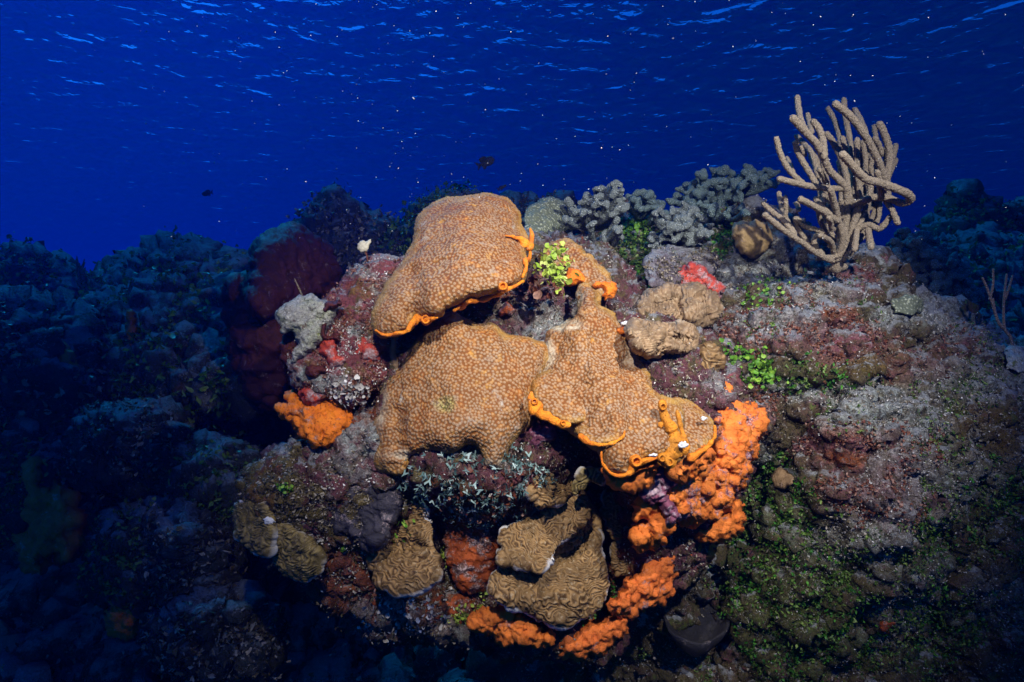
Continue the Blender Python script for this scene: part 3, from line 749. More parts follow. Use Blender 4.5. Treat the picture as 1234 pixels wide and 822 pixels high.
mound('coral_mound', [(1080, 430), (1110, 330), (1150, 300), (1190, 292), (1240, 288), (1330, 300), (1400, 480), (1150, 480)], [(1100, 350, 2.9), (1240, 300, 3.2), (1234, 460, 2.5)], 0.25, M_DARKREEF, 'blue lit shelf of reef behind the thin branched sea rod', seed=39, R=50)
# boulders of the gloomy lower left
for i, (poly, Y, lab) in enumerate([
    ([(90, 560), (96, 515), (130, 498), (190, 496), (215, 520), (214, 560), (180, 580), (120, 580)], 2.15, 'blue dusted flat-topped boulder in the gloomy lower left'),
    ([(210, 640), (215, 560), (250, 545), (300, 560), (310, 610), (270, 660)], 2.1, 'dim boulder just left of the olive rock'),
    ([(185, 700), (195, 640), (235, 625), (268, 660), (268, 710), (220, 730)], 1.95, 'dusty boulder below the others in the lower left gloom'),
    ([(120, 700), (130, 640), (165, 620), (200, 640), (205, 700), (170, 730)], 2.0, 'brownish boulder beside the yellow lumpy sponge'),
    ([(190, 790), (200, 740), (250, 725), (310, 740), (318, 790), (260, 812)], 1.8, 'blue dusted boulder above the dim vase sponge'),
    ([(-60, 600), (-40, 540), (30, 520), (70, 540), (80, 590), (20, 640)], 2.2, 'shadowy boulder at the left edge above the yellow sponge')]):
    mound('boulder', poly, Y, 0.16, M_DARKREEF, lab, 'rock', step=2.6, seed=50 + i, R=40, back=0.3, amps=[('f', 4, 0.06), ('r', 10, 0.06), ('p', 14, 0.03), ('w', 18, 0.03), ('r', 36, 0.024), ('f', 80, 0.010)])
# ================================================================== STAR CORALS
SP = 0.0071
def star(poly, Y, b, back, R, folds, seed, amps=None, step=0.85, rag=1.2):
    L = Lump(poly, Y, b * 0.62, back, step=step, R=R * 0.55, rag=rag, ragf=0.10, seed=seed, folds=folds)
    L.rough(amps or [('f', 7, 0.014), ('f', 18, 0.006), ('w', 36, 0.0025)])
    L.relax(24)
    return L.polyps(SP, 0.0014, seed)
TOP_POLY = [(572, 231), (594, 232), (612, 240), (625, 254), (629, 270), (640, 290), (634, 307), (635, 326), (627, 342), (607, 351), (583, 358), (559, 364), (538, 373), (527, 382), (510, 381), (497, 383), (494, 397), (463, 404), (452, 397), (452, 371), (463, 350), (477, 322), (498, 291), (501, 267), (513, 249), (535, 239), (554, 236)]
t1 = star(TOP_POLY, [(572, 235, 1.50), (500, 270, 1.42), (640, 280, 1.46), (560, 300, 1.33), (630, 340, 1.26), (540, 372, 1.225), (470, 400, 1.22), (460, 350, 1.27)], 0.10, 0.10, 62,
          [([(575, 300), (560, 340), (540, 360)], 0.03, 40), ([(497, 330), (500, 375)], -0.022, 12), ([(560, 255), (600, 260)], 0.02, 25), ([(625, 320), (610, 345)], 0.02, 14)], 61)
t1.obj('star_coral', M_STAR, label='large domed brown star coral at the very top of the head', cat_='coral', group='brown star corals')
LOW_POLY = [(545, 376), (560, 382), (578, 389), (595, 389), (613, 401), (642, 407), (660, 418), (662, 436), (655, 453), (645, 471), (640, 497), (640, 509), (626, 527), (613, 550), (601, 564), (586, 561), (578, 543), (566, 537), (546, 547), (520, 546), (496, 549), (490, 564), (481, 572), (464, 569), (451, 556), (452, 535), (447, 518), (455, 494), (454, 477), (462, 456), (487, 430), (505, 410), (519, 392), (534, 380)]
t2 = star(LOW_POLY, [(545, 380, 1.31), (640, 410, 1.34), (470, 450, 1.33), (560, 470, 1.25), (630, 510, 1.24), (460, 550, 1.25), (590, 550, 1.20), (520, 545, 1.20)], 0.10, 0.10, 55,
          [([(540, 470), (550, 500)], 0.02, 40), ([(482, 500), (478, 560)], -0.018, 10), ([(535, 488), (535, 492)], -0.008, 7), ([(600, 420), (620, 480)], 0.015, 25)], 62)
t2.paint('scar', [(537, 487, 13, 11)], 0.1, 0.5, 3); t2.paint('pale', [(460, 480, 8, 40, .8), (500, 548, 40, 6), (600, 560, 20, 7), (545, 382, 14, 6)], 0.06, 0.6, 4)
t2.obj('star_coral', M_STAR, label='wide brown star coral below the top dome, with a small scar', cat_='coral', group='brown star corals')
R_POLY = [(697, 345), (712, 342), (722, 352), (722, 368), (738, 380), (750, 397), (757, 411), (772, 426), (784, 449), (788, 470), (806, 482), (824, 496), (818, 540), (800, 552), (780, 553), (762, 562), (757, 570), (742, 573), (730, 563), (725, 542), (712, 534), (690, 515), (665, 506), (650, 470), (648, 440), (652, 418), (662, 397), (690, 382), (697, 365)]
t3 = empty('star_coral', at(730, 560, 1.25), 'ridged brown star coral sprawling across the right side of the head', 'coral', 'brown star corals')
m3 = star(R_POLY, [(708, 345, 1.47), (700, 370, 1.42), (690, 400, 1.37), (660, 420, 1.36), (755, 420, 1.36), (720, 480, 1.24), (800, 490, 1.24), (740, 565, 1.14), (660, 490, 1.28), (800, 545, 1.15)], 0.085, 0.10, 48,
          [([(715, 370), (705, 410), (720, 440)], 0.03, 20), ([(757, 440), (765, 490)], -0.02, 12), ([(740, 480), (745, 540)], 0.02, 20), ([(690, 430), (680, 470)], 0.015, 16)], 63, amps=[('f', 8, 0.018), ('f', 22, 0.010), ('w', 38, 0.006)])
m3.paint('pale', [(694, 360, 9, 22), (680, 392, 22, 8), (660, 432, 9, 22), (760, 420, 8, 20, .7)], 0.06, 0.6, 5)
m3.obj('coral_body', M_STAR, t3)
f1 = star([(652, 450), (670, 440), (692, 450), (704, 470), (712, 495), (706, 508), (688, 511), (668, 505), (650, 496), (641, 480), (643, 463)],
          [(650, 455, 1.27), (700, 460, 1.27), (650, 495, 1.20), (700, 510, 1.17)], 0.05, 0.05, 26, [], 64, amps=[('f', 14, 0.008), ('w', 38, 0.004)])
f1.obj('lobe', M_STAR, t3)
f2 = star([(692, 516), (706, 508), (730, 502), (746, 508), (754, 518), (752, 528), (738, 534), (715, 535), (700, 528)],
          [(700, 510, 1.18), (740, 505, 1.18), (725, 532, 1.12)], 0.035, 0.035, 20, [], 65, amps=[('f', 14, 0.006), ('w', 38, 0.003)])
f2.obj('lobe', M_STAR, t3)
f3 = star([(806, 482), (824, 481), (842, 491), (858, 506), (862, 521), (852, 537), (836, 547), (812, 556), (800, 540), (792, 510)],
          [(810, 485, 1.30), (858, 510, 1.27), (830, 550, 1.17)], 0.03, 0.04, 26, [], 66, amps=[('f', 14, 0.006), ('w', 38, 0.003)])
f3.obj('lobe', M_STAR, t3)
t4 = star([(655, 300), (665, 292), (688, 289), (706, 303), (722, 320), (738, 338), (742, 352), (730, 356), (716, 352), (700, 340), (685, 330), (670, 322), (658, 314)],
          [(660, 300, 1.56), (700, 300, 1.54), (735, 350, 1.46), (680, 325, 1.50)], 0.035, 0.08, 22, [], 67, amps=[('f', 12, 0.016), ('f', 30, 0.009), ('w', 45, 0.005)])
t4.obj('star_coral', M_STAR, label='small bumpy star coral patch behind the leafy green tuft', cat_='coral', group='brown star corals')

# ================================================================== LETTUCE (PLATE) CORALS
def plate(poly, Y, b, back, R, c0, period, seed, mat=None, folds=(), h=0.006, step=1.25, rag=2.0, horiz=0.0, amps=None):
    """meandering ridges run roughly parallel to the margin, round a growth centre c0 (px)"""
    L = Lump(poly, Y, b * 0.4, back * 0.4, step=min(step, 0.8), R=R * 0.3, rag=rag * 1.6, ragf=0.12, seed=seed, folds=folds)
    L.rough(amps or [('f', 9, 0.026), ('r', 18, 0.008)])
    q = np.stack([L.px, L.py, np.full(len(L.px), seed * 1.7)], 1)
    w = fbm(q, 0.028, 3, 0.55, seed) * 26 + fbm(q, 0.09, 2, 0.5, seed + 3) * 5
    dx, dy = L.px - c0[0], L.py - c0[1]
    r = np.hypot(dx, dy) * (1 - horiz) + dy * horiz + w
    brk = fbm(q, 0.11, 2, 0.5, seed + 8) * 1.2
    ph = r / (period * 0.64) * 2 * math.pi
    p = np.sin(ph + 1.5 * brk)
    p = np.sign(p) * np.abs(p) ** 0.75
    cross = np.sin(np.arctan2(dy, dx) * 34 + w * 0.3 + r * 0.05)
    p = p * np.clip(0.8 + 0.45 * brk, 0.25, 1.2) + 0.5 * cross * np.clip(1 - np.abs(p), 0, 1) + 0.2 * brk
    p = np.where(L.front, p, p)
    L.attrs['pat'] = p
    L.disp(p * h * 0.42 * np.clip(L.sd / 4, 0.1, 1))
    return L
PL = []
def addplate(label, *a, mat=None, parent=None, name='lettuce_coral', **k):
    L = plate(*a, **k); PL.append(L)
    return L.obj(name, mat or M_PLATE, parent, label, 'coral' if parent is None else None, 'lettuce corals' if parent is None else None)
addplate('small round lettuce coral tucked under the wide star coral', [(640, 548), (650, 535), (672, 530), (690, 537), (698, 555), (697, 577), (688, 598), (670, 606), (652, 609), (640, 603), (637, 585), (643, 565)],
         [(670, 535, 1.36), (660, 600, 1.26)], 0.05, 0.06, 34, (672, 556), 6.5, 71)
big = empty('lettuce_coral', at(660, 745, 1.3), 'big folded two-tier lettuce coral low in the middle', 'coral', 'lettuce corals')
addplate(None, [(608, 662), (640, 652), (690, 630), (712, 606), (722, 640), (730, 690), (730, 722), (712, 742), (680, 751), (652, 750), (636, 736), (608, 729), (593, 718), (590, 700), (598, 685), (600, 672)],
         [(700, 620, 1.37), (610, 665, 1.29), (600, 700, 1.24), (660, 745, 1.27), (720, 720, 1.33)], 0.05, 0.05, 40, (690, 640), 7.5, 72, parent=big, name='lower_tier', folds=[([(640, 690), (690, 665), (715, 630)], -0.03, 10), ([(640, 720), (700, 715)], 0.02, 10)])
addplate(None, [(602, 642), (612, 633), (628, 630), (645, 621), (653, 620), (659, 611), (675, 604), (698, 597), (709, 604), (706, 626), (690, 645), (674, 660), (668, 678), (656, 688), (645, 689), (635, 684), (615, 679), (600, 676), (606, 660)],
         [(700, 600, 1.34), (610, 640, 1.26), (650, 685, 1.225)], 0.035, 0.035, 26, (700, 590), 6.0, 73, parent=big, name='upper_tier')
addplate('dim lettuce coral standing upright behind the dark cleft', [(727, 592), (745, 590), (762, 600), (768, 620), (762, 646), (746, 651), (736, 642), (728, 615)],
         1.42, 0.03, 0.04, 20, (740, 580), 6.5, 74)
addplate('shaded lettuce coral leaf low in the dark cleft', [(738, 655), (752, 650), (768, 662), (770, 680), (755, 692), (740, 690)],
         1.42, 0.03, 0.04, 20, (740, 640), 6.0, 75)
addplate('pale rimmed lettuce coral fan beside the slate sponge', [(482, 618), (493, 606), (505, 606), (517, 620), (523, 635), (520, 652), (528, 676), (527, 697), (511, 708), (488, 714), (467, 705), (455, 690), (446, 672), (450, 660), (464, 655), (472, 640)],
         [(500, 610, 1.30), (525, 680, 1.22), (460, 680, 1.28), (490, 710, 1.22)], 0.03, 0.05, 26, (485, 600), 7.0, 76, horiz=0.35, folds=[([(450, 665), (490, 655), (520, 660)], -0.015, 6)])
addplate('olive ridged lettuce coral at the far left of the head', [(282, 607), (300, 604), (322, 612), (330, 640), (324, 666), (308, 664), (292, 655), (280, 632)],
         [(285, 610, 1.36), (320, 660, 1.30)], 0.03, 0.05, 22, (330, 590), 6.0, 77, mat=M_PLATE_G, horiz=-0.3)
addplate('long ridged lettuce coral hanging below the olive rock', [(318, 640), (335, 632), (358, 642), (384, 662), (386, 682), (376, 697), (356, 700), (338, 686), (326, 668)],
         [(330, 640, 1.32), (370, 695, 1.28)], 0.035, 0.05, 22, (350, 600), 6.0, 78, mat=M_PLATE_G, horiz=0.1)
addplate('small curled green lettuce coral above the dark cleft', [(690, 590), (696, 575), (708, 566), (722, 568), (730, 574), (728, 584), (712, 580), (702, 590), (694, 599)],
         1.25, 0.02, 0.03, 9, (730, 600), 5.5, 79, mat=M_PLATE_G)

# ================================================================== TAN KNOBBY CORALS
for poly, Y, b, R, mat, lab, sd_, fo in [
    ([(769, 366), (776, 356), (788, 348), (806, 342), (822, 345), (838, 339), (852, 350), (863, 362), (866, 378), (856, 388), (842, 390), (800, 386), (772, 380)], [(800, 345, 1.52), (860, 370, 1.50), (800, 390, 1.44)], 0.06, 24, M_TAN, 'upper tan wrinkled coral knob right of the star corals', 81, [([(790, 368), (812, 362), (818, 372)], -0.04, 8), ([(846, 352), (852, 385)], -0.03, 5)]),
    ([(757, 396), (772, 389), (792, 391), (810, 389), (828, 394), (840, 403), (838, 417), (826, 427), (806, 424), (790, 428), (770, 424), (757, 405)], [(790, 385, 1.44), (800, 425, 1.36)], 0.055, 24, M_TAN, 'middle tan wrinkled coral knob overlapping the upper one', 82, [([(812, 408), (838, 412)], -0.05, 6), ([(788, 428), (800, 408)], -0.03, 4), ([(775, 392), (790, 400)], -0.015, 4)]),
    ([(853, 414), (862, 418), (869, 430), (866, 447), (856, 459), (842, 457), (836, 444), (842, 425)], 1.44, 0.04, 16, M_TAN_D, 'smallest tan coral knob just above the bright orange sponge', 83, [])]:
    Yk = [(a_, b_, y_ + (0.065 if sd_ == 81 else -0.04)) for a_, b_, y_ in Y] if isinstance(Y, list) else Y
    cc_ = {81: (806, 372), 82: (790, 440), 83: (850, 400)}[sd_]
    L = plate(poly, Yk, b * 3.4, 0.2, R * 3.0, cc_, 6.2, sd_, folds=fo, h=0.0045, rag=1.5, amps=[('f', 13, 0.018), ('r', 24, 0.010), ('f', 60, 0.003)])
    L.obj('knob_coral', M_KNOB if sd_ != 83 else M_PLATE, label=lab, cat_='coral', group='tan knob corals')

# ================================================================== SPONGES
def sponge(poly, Y, b, mat, label, seed, R=None, back=0.07, rag=4, amps=None, step=1.25, folds=(), group=None, name='encrusting_sponge', sub=()):
    if seed in (95, 96, 97, 98, 99, 100, 92, 91):
        A = np.array(poly, float); c = A.mean(0); poly = (c + (A - c) * (1.04 if seed in (91, 92) else 1.18)).tolist()
    L = Lump(poly, Y, b, back, step=step, R=R, rag=rag, ragf=0.12, seed=seed, folds=folds)
    L.rough(amps or [('f', 12, 0.020), ('w', 30, 0.018), ('r', 46, 0.010), ('f', 80, 0.006), ('w', 120, 0.003)])
    L.rough([('p', 42, 0.005), ('f', 160, 0.0018)], seed + 7)
    o = L.obj(name, mat, label=label, cat_='sponge', group=group)
    return o, L
def pores(parent, pts, L, r=0.004):
    """short raised rims with a near-black disc for the shade inside on the surface of a sponge"""
    N = L.N(); fr = np.nonzero(L.front)[0]
    for (px, py, s) in pts:
        i = fr[((L.px[fr] - px) ** 2 + (L.py[fr] - py) ** 2).argmin()]
        osculum(parent, L.P[i], N[i], r * s, parent.data.materials[0])
def osculum(parent, p, n, r, mat, lean=0.6):
    n = Vector(n) * lean + Vector((0, -1, 0.15)); n.normalize(); p = Vector(p)
    q = n.to_track_quat('Z', 'Y')
    prof = [(1.75, -1.4), (1.5, -0.3), (1.38, 0.35), (1.15, 0.62), (0.9, 0.5), (0.78, 0.1), (0.72, -0.8)]
    seg = 18; V = []; F = []
    for k, (a, b) in enumerate(prof):
        for j in range(seg):
            t = 2 * math.pi * j / seg; w = 1 + 0.08 * math.sin(2 * t + p.x * 99)
            V.append(p + q @ Vector((a * r * w * math.cos(t), a * r * math.sin(t) / w, b * r)))
    for k in range(len(prof) - 1):
        for j in range(seg):
            F.append((k * seg + j, k * seg + (j + 1) % seg, (k + 1) * seg + (j + 1) % seg, (k + 1) * seg + j))
    o = mesh('pore_rim', np.array([v[:] for v in V]), F, mat, parent)
    V2 = [p + q @ Vector((0.74 * r * math.cos(2 * math.pi * j / seg), 0.74 * r * math.sin(2 * math.pi * j / seg), -0.25 * r)) for j in range(seg)] + [p + q @ Vector((0, 0, -0.9 * r))]
    mesh('pore_shade', np.array([v[:] for v in V2]), [(j, (j + 1) % seg, seg) for j in range(seg)], M_BLACK, o)  # shallow dark funnel closing the rim, painted as the pore's shade

sponge([(826, 472), (842, 466), (858, 463), (868, 455), (880, 464), (886, 476), (901, 489), (917, 497), (920, 512), (912, 526), (915, 539), (904, 553), (900, 567), (884, 574), (868, 566), (862, 540), (866, 520), (855, 500), (838, 488)],
       [(840, 470, 1.46), (900, 490, 1.45), (880, 560, 1.35), (865, 520, 1.36)], 0.06, M_ORANGE, 'bright orange lumpy sponge on the right shoulder of the head', 91, R=22, group='orange sponges')
sponge([(862, 562), (884, 570), (892, 580), (878, 596), (866, 612), (842, 627), (822, 628), (812, 614), (800, 600), (808, 580), (826, 562), (846, 552)],
       [(880, 575, 1.36), (820, 620, 1.28), (820, 570, 1.26)], 0.06, M_ORANGE, 'orange sponge mass mottled purple under the right coral lobe', 92, R=26, group='orange sponges')
sponge([(816, 556), (838, 548), (856, 541), (857, 552), (846, 562), (828, 573), (814, 572)], 1.19, 0.03, M_ORANGE_CLEAN, 'clean orange finger of sponge hugging the right coral rim', 93, R=12, group='orange sponges')
sponge([(728, 564), (740, 574), (756, 574), (770, 562), (786, 555), (792, 562), (788, 578), (776, 590), (756, 594), (740, 588), (730, 577)], 1.17, 0.03, M_ORANGE_CLEAN, 'smooth orange sponge tucked under the hanging coral lobe', 94, R=14, group='orange sponges', amps=[('f', 14, 0.012), ('w', 36, 0.006), ('f', 120, 0.001)])
sponge([(764, 612), (772, 602), (784, 602), (793, 611), (790, 622), (778, 627), (766, 625)], 1.24, 0.04, M_ORANGE_CLEAN, 'small round orange sponge knob with a pale edge', 95, R=13, group='orange sponges', amps=[('f', 14, 0.010), ('w', 40, 0.006)])
sponge([(798, 614), (804, 626), (800, 640), (792, 650), (776, 656), (764, 648), (770, 636), (784, 628), (792, 618)], 1.26, 0.04, M_ORANGE_CLEAN, 'orange sponge wedge directly below the small round knob', 96, R=12, group='orange sponges')
sponge([(842, 634), (858, 628), (872, 618), (884, 607), (891, 616), (891, 632), (884, 643), (868, 650), (850, 650), (842, 644)], 1.40, 0.05, M_ORANGE_CLEAN, 'half shaded orange sponge lump at the lower right corner', 97, R=16, group='orange sponges', amps=[('f', 12, 0.01), ('w', 60, 0.008), ('f', 130, 0.003)])
M_OR_MID = sponge_mat('deep_orange_sponge', (0.62, 0.13, 0.02), (0.72, 0.18, 0.03), (0.22, 0.04, 0.01), (0.2, 0.1, 0.09), 0.35)
bpy.context.view_layer.update()
sponge([(748, 735), (744, 722), (756, 708), (762, 698), (776, 690), (790, 676), (806, 664), (822, 655), (842, 658), (848, 670), (842, 684), (824, 692), (812, 704), (812, 714), (800, 722), (780, 728), (770, 736)], [(840, 665, 1.46), (760, 725, 1.36)], 0.05, M_OR_MID, 'long knobbly orange sponge band below the shadowed gap', 98, R=18, group='orange sponges', amps=[('f', 12, 0.014), ('w', 40, 0.016), ('w', 90, 0.005), ('f', 120, 0.003)])
sponge([(675, 775), (690, 764), (706, 757), (730, 747), (748, 744), (748, 762), (736, 776), (716, 788), (692, 791), (678, 786)], 1.38, 0.05, M_OR_MID, 'lowest orange sponge clump under the folded lettuce coral', 99, R=16, group='orange sponges', amps=[('f', 12, 0.012), ('w', 45, 0.014), ('w', 90, 0.004)])
sponge([(576, 743), (590, 738), (606, 740), (624, 746), (640, 756), (654, 768), (640, 772), (616, 770), (590, 764), (574, 756)], 1.30, 0.035, M_ORANGE_CLEAN, 'orange sponge smear at the bottom left of the lettuce coral', 100, R=14, group='orange sponges')
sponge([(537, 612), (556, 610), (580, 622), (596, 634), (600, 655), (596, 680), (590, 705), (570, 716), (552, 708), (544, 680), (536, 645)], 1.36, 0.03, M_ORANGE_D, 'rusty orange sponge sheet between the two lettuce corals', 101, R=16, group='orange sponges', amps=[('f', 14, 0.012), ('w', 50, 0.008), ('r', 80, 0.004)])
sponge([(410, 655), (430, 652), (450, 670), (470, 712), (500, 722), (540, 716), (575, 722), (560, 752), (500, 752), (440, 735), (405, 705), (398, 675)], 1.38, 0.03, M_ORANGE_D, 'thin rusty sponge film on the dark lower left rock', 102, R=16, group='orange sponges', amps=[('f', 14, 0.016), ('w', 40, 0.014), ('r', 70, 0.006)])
o, L = sponge([(333, 490), (344, 489), (346, 478), (352, 471), (366, 477), (388, 471), (402, 480), (418, 493), (420, 510), (416, 522), (400, 532), (380, 536), (364, 524), (352, 508), (344, 498)], [(350, 480, 1.36), (410, 510, 1.33), (380, 530, 1.30)], 0.06, M_ORANGE_T, 'tangerine ball of pitted sponge under the pink rock', 103, R=26, group='orange sponges', amps=[('f', 14, 0.014), ('r', 42, 0.010), ('w', 80, 0.006), ('f', 120, 0.003)])
sponge([(385, 414), (396, 408), (404, 412), (407, 425), (415, 434), (412, 441), (399, 444), (393, 434), (387, 425)], 1.265, 0.02, M_RED, 'flat red-orange sponge patch on the pink rock', 104, R=9, group='red sponges', amps=[('f', 16, 0.004), ('w', 60, 0.002)], back=0.06)
sponge([(430, 418), (442, 414), (452, 418), (456, 430), (450, 440), (440, 442), (434, 432)], 1.30, 0.02, M_RED, 'small red sponge lobe in the shade beside the pink rock', 105, R=9, group='red sponges', back=0.06)
sponge([(366, 470), (384, 468), (392, 476), (378, 484), (366, 482)], 1.30, 0.02, M_RED, 'thin red sponge strip above the tangerine ball', 106, R=8, group='red sponges', back=0.06)
sponge([(822, 325), (838, 320), (852, 328), (866, 342), (870, 356), (856, 358), (840, 348), (822, 340), (810, 338)], 1.66, 0.03, M_RED, 'red sponge crust behind the upper tan coral knob', 107, R=12, group='red sponges', back=0.1)
sponge([(1184, 450), (1194, 444), (1210, 445), (1220, 452), (1214, 464), (1196, 467), (1186, 460)], 1.72, 0.03, M_RED, 'small red sponge disc at the foot of the thin sea rod', 108, R=12, group='red sponges', back=0.1)
for poly, lab, sd_ in [([(386, 372), (396, 362), (412, 360), (410, 368), (398, 374), (388, 378)], 'dark maroon sponge sausage on top of the pink rock', 110),
                       ([(384, 392), (388, 388), (393, 392), (394, 404), (402, 400), (412, 406), (408, 414), (396, 410), (386, 412)], 'dark maroon sponge blobs between pale crust and red patch', 111),
                       ([(346, 398), (354, 388), (362, 394), (362, 410), (356, 428), (348, 442), (338, 436), (336, 414)], 'dark maroon sponge lobe under the pale crust', 112),
                       ([(368, 442), (380, 440), (394, 440), (392, 450), (376, 454), (368, 450)], 'dark maroon sponge strip below the red patch', 113)]:
    sponge(poly, 1.265 if sd_ != 112 else 1.33, 0.02, M_MAROON, lab, sd_, R=7, group='maroon sponges', back=0.05, amps=[('f', 14, 0.004)])
sponge([(412, 558), (436, 562), (464, 576), (476, 597), (476, 612), (470, 632), (464, 652), (450, 660), (424, 650), (400, 636), (386, 624), (390, 596), (400, 574)], [(420, 565, 1.30), (470, 600, 1.26), (430, 650, 1.26), (390, 610, 1.29)], 0.022, M_GREY, 'slate grey smooth sponge draped over the left rock', 115, R=18, amps=[('f', 9, 0.030), ('r', 17, 0.014), ('w', 40, 0.006), ('f', 80, 0.004)])
L = Lump([(440, 648), (450, 642), (464, 644), (464, 652), (455, 660), (444, 658)], 1.215, 0.018, 0.03, step=1.0, R=9, seed=116)
o = L.obj('tube_sponge', M_GREY, label='curled tip of grey tube sponge above the pale rimmed fan', cat_='sponge')
# purple leafy crust between the orange sponges
for poly, lab, sd_ in [([(775, 580), (790, 570), (806, 562), (816, 566), (812, 580), (800, 590), (806, 606), (816, 622), (808, 628), (798, 612), (790, 602), (782, 606), (774, 596)], 'purple ruffled crust between the orange sponges', 117),
                       ([(648, 516), (660, 512), (668, 520), (656, 532), (640, 545), (630, 552), (626, 545), (636, 532)], 'purple crust creeping up between the two star corals', 118)]:
    L = Lump(poly, 1.20 if sd_ == 117 else 1.245, 0.02, 0.06, step=1.0, R=8, rag=4, ragf=0.2, seed=sd_)
    L.rough([('f', 20, 0.008), ('r', 50, 0.010), ('w', 90, 0.004)])
    L.obj('purple_alga', M_PURPLE, label=lab, cat_='alga', group='purple crusts')
# bits of orange sponge at the star coral patch
for poly, Y, lab, sd_ in [([(680, 318), (692, 322), (704, 330), (712, 340), (700, 344), (686, 346), (678, 336)], 1.47, 'orange sponge flap under the small star coral patch', 120),
                          ([(716, 342), (726, 338), (742, 340), (744, 350), (736, 362), (728, 360), (726, 350), (718, 348)], 1.44, 'orange cup sponge on the ridge tip above the star coral', 121),
                          ([(744, 398), (752, 392), (762, 396), (760, 404), (750, 406)], 1.34, 'orange sponge button with pale cap beside the tan knobs', 122),
                          ([(790, 444), (804, 440), (822, 444), (834, 452), (832, 468), (816, 472), (800, 462), (790, 454)], 1.42, 'dim orange pitted sponge in the nook under the tan knobs', 123),
                          ([(604, 368), (616, 366), (622, 374), (612, 382), (600, 380)], 1.40, 'rusty sponge glimpsed in the gap under the top star coral', 124)]:
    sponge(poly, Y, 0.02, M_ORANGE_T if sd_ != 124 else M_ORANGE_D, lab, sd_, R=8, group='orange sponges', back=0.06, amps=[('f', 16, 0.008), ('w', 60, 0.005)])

# yellow-orange sponge seams along the coral rims
def seam(label, pts, rad, holes=(), mat=None, voxel=0.0018, flat=(), on=()):
    """pts: (px, py, Y); rad in px; holes: (index along pts, size px)"""
    def snap(px, py, off):
        return min(L_.depth(px, py, 3.5) for L_ in on) - off * K * 1.2
    pts = [(a, b, snap(a, b, 1.0)) for (a, b, c) in pts]
    holes = [(a, b, snap(a, b, 2.2), s_ * 1.05) for (a, b, c, s_) in holes]; flat = [(a, b, snap(a, b, 0.3), s_) for (a, b, c, s_) in flat]
    P = cat(pts, False, 8); n = len(P)
    path = [at(*p) for p in P]
    q = np.array([[p[0], p[1], 3.3] for p in P])
    if hasattr(rad, '__len__'): rr = np.interp(np.linspace(0, 1, n), np.linspace(0, 1, len(rad)), rad)
    else: rr = np.full(n, rad)
    rr = 1.22 * rr * (1 + 0.8 * fbm(q, 0.14, 3, 0.6, len(label))).clip(0.45, 2) * K * 1.2
    parts = [tube([v[:] for v in path], rr, 12)]
    for (hx, hy, hY, s) in holes:
        parts.append(ball(at(hx, hy, hY)[:], s * K * hY * 1.15, sub=2))
    for (hx, hy, hY, s) in flat:
        parts.append(ball(at(hx, hy, hY)[:], s * K * hY, (1, 0.5, 1), sub=2))
    V, F = join(parts)
    V = V + 0.0016 * np.stack([fbm(V, 70, 2, 0.5, 1), fbm(V, 70, 2, 0.5, 2), fbm(V, 70, 2, 0.5, 3)], 1)
    o = mesh('rim_sponge', V, F, mat or M_RIM); remesh(o, 0.0014, 2)
    tag(o, label, 'sponge', 'sponge seams on coral rims')
    for (hx, hy, hY, s) in holes:
        c = at(hx, hy, hY - s * K * hY * 1.5)
        osculum(o, c, (0, -1, 0.1), s * K * hY * 0.72, mat or M_RIM, 0.3)
    return o
seam('orange sponge seam along the lower right rim of the top dome', [(630, 339, 1.20), (620, 345, 1.185), (608, 350, 1.175), (598, 356, 1.17), (580, 362, 1.165), (565, 363, 1.165), (556, 370, 1.165), (547, 374, 1.165)], [1.6, 2.2, 2.6, 2.4, 2.6, 2.8, 2.0], holes=[(606, 345, 1.165, 5.0)], on=(t1,))
seam('orange sponge seam with one pore along the bottom left rim of the top dome', [(527, 383, 1.17), (514, 385, 1.155), (502, 384, 1.155), (496, 391, 1.155), (490, 399, 1.155), (476, 402, 1.155), (464, 404, 1.155), (453, 398, 1.17)], [1.5, 3.2, 3.6, 2.6, 1.8, 1.8, 2.0, 1.4], holes=[(513, 385, 1.15, 5.0)], flat=[(500, 388, 1.155, 5)], on=(t1,))
seam('thick orange sponge frill on the right end of the top dome', [(610, 284, 1.33), (620, 286, 1.30), (630, 290, 1.29), (638, 298, 1.28), (641, 284, 1.29), (639, 276, 1.31)], [1.2, 2.5, 4.0, 4.2, 2.6, 1.5], flat=[(632, 293, 1.285, 6)], on=(t1,))
seam('short orange sponge tab below the frill of the top dome', [(639, 300, 1.29), (638, 312, 1.27), (633, 314, 1.25), (634, 322, 1.235), (630, 334, 1.21)], [2.0, 1.6, 3.4, 2.6, 1.2], on=(t1,))
seam('pitted orange sponge wedge under the curled coral lobe', [(640, 474, 1.19), (641, 488, 1.165), (650, 498, 1.155), (662, 504, 1.15), (676, 511, 1.145), (684, 512, 1.145)], [2.0, 5.2, 5.0, 4.0, 3.8, 3.0], holes=[(644, 484, 1.16, 3.6), (679, 510, 1.14, 3.0)], flat=[(647, 490, 1.165, 8), (660, 501, 1.155, 6)], mat=M_RIM, on=(m3, f1, f2, f3,))
seam('thin orange sponge seam under the small coral lip', [(700, 526, 1.115), (710, 533, 1.10), (725, 536, 1.10), (738, 534, 1.10), (750, 527, 1.11), (753, 519, 1.13)], [3.0, 2.4, 1.6, 1.5, 1.4, 1.0], flat=[(704, 529, 1.11, 4)], on=(m3, f1, f2, f3,))
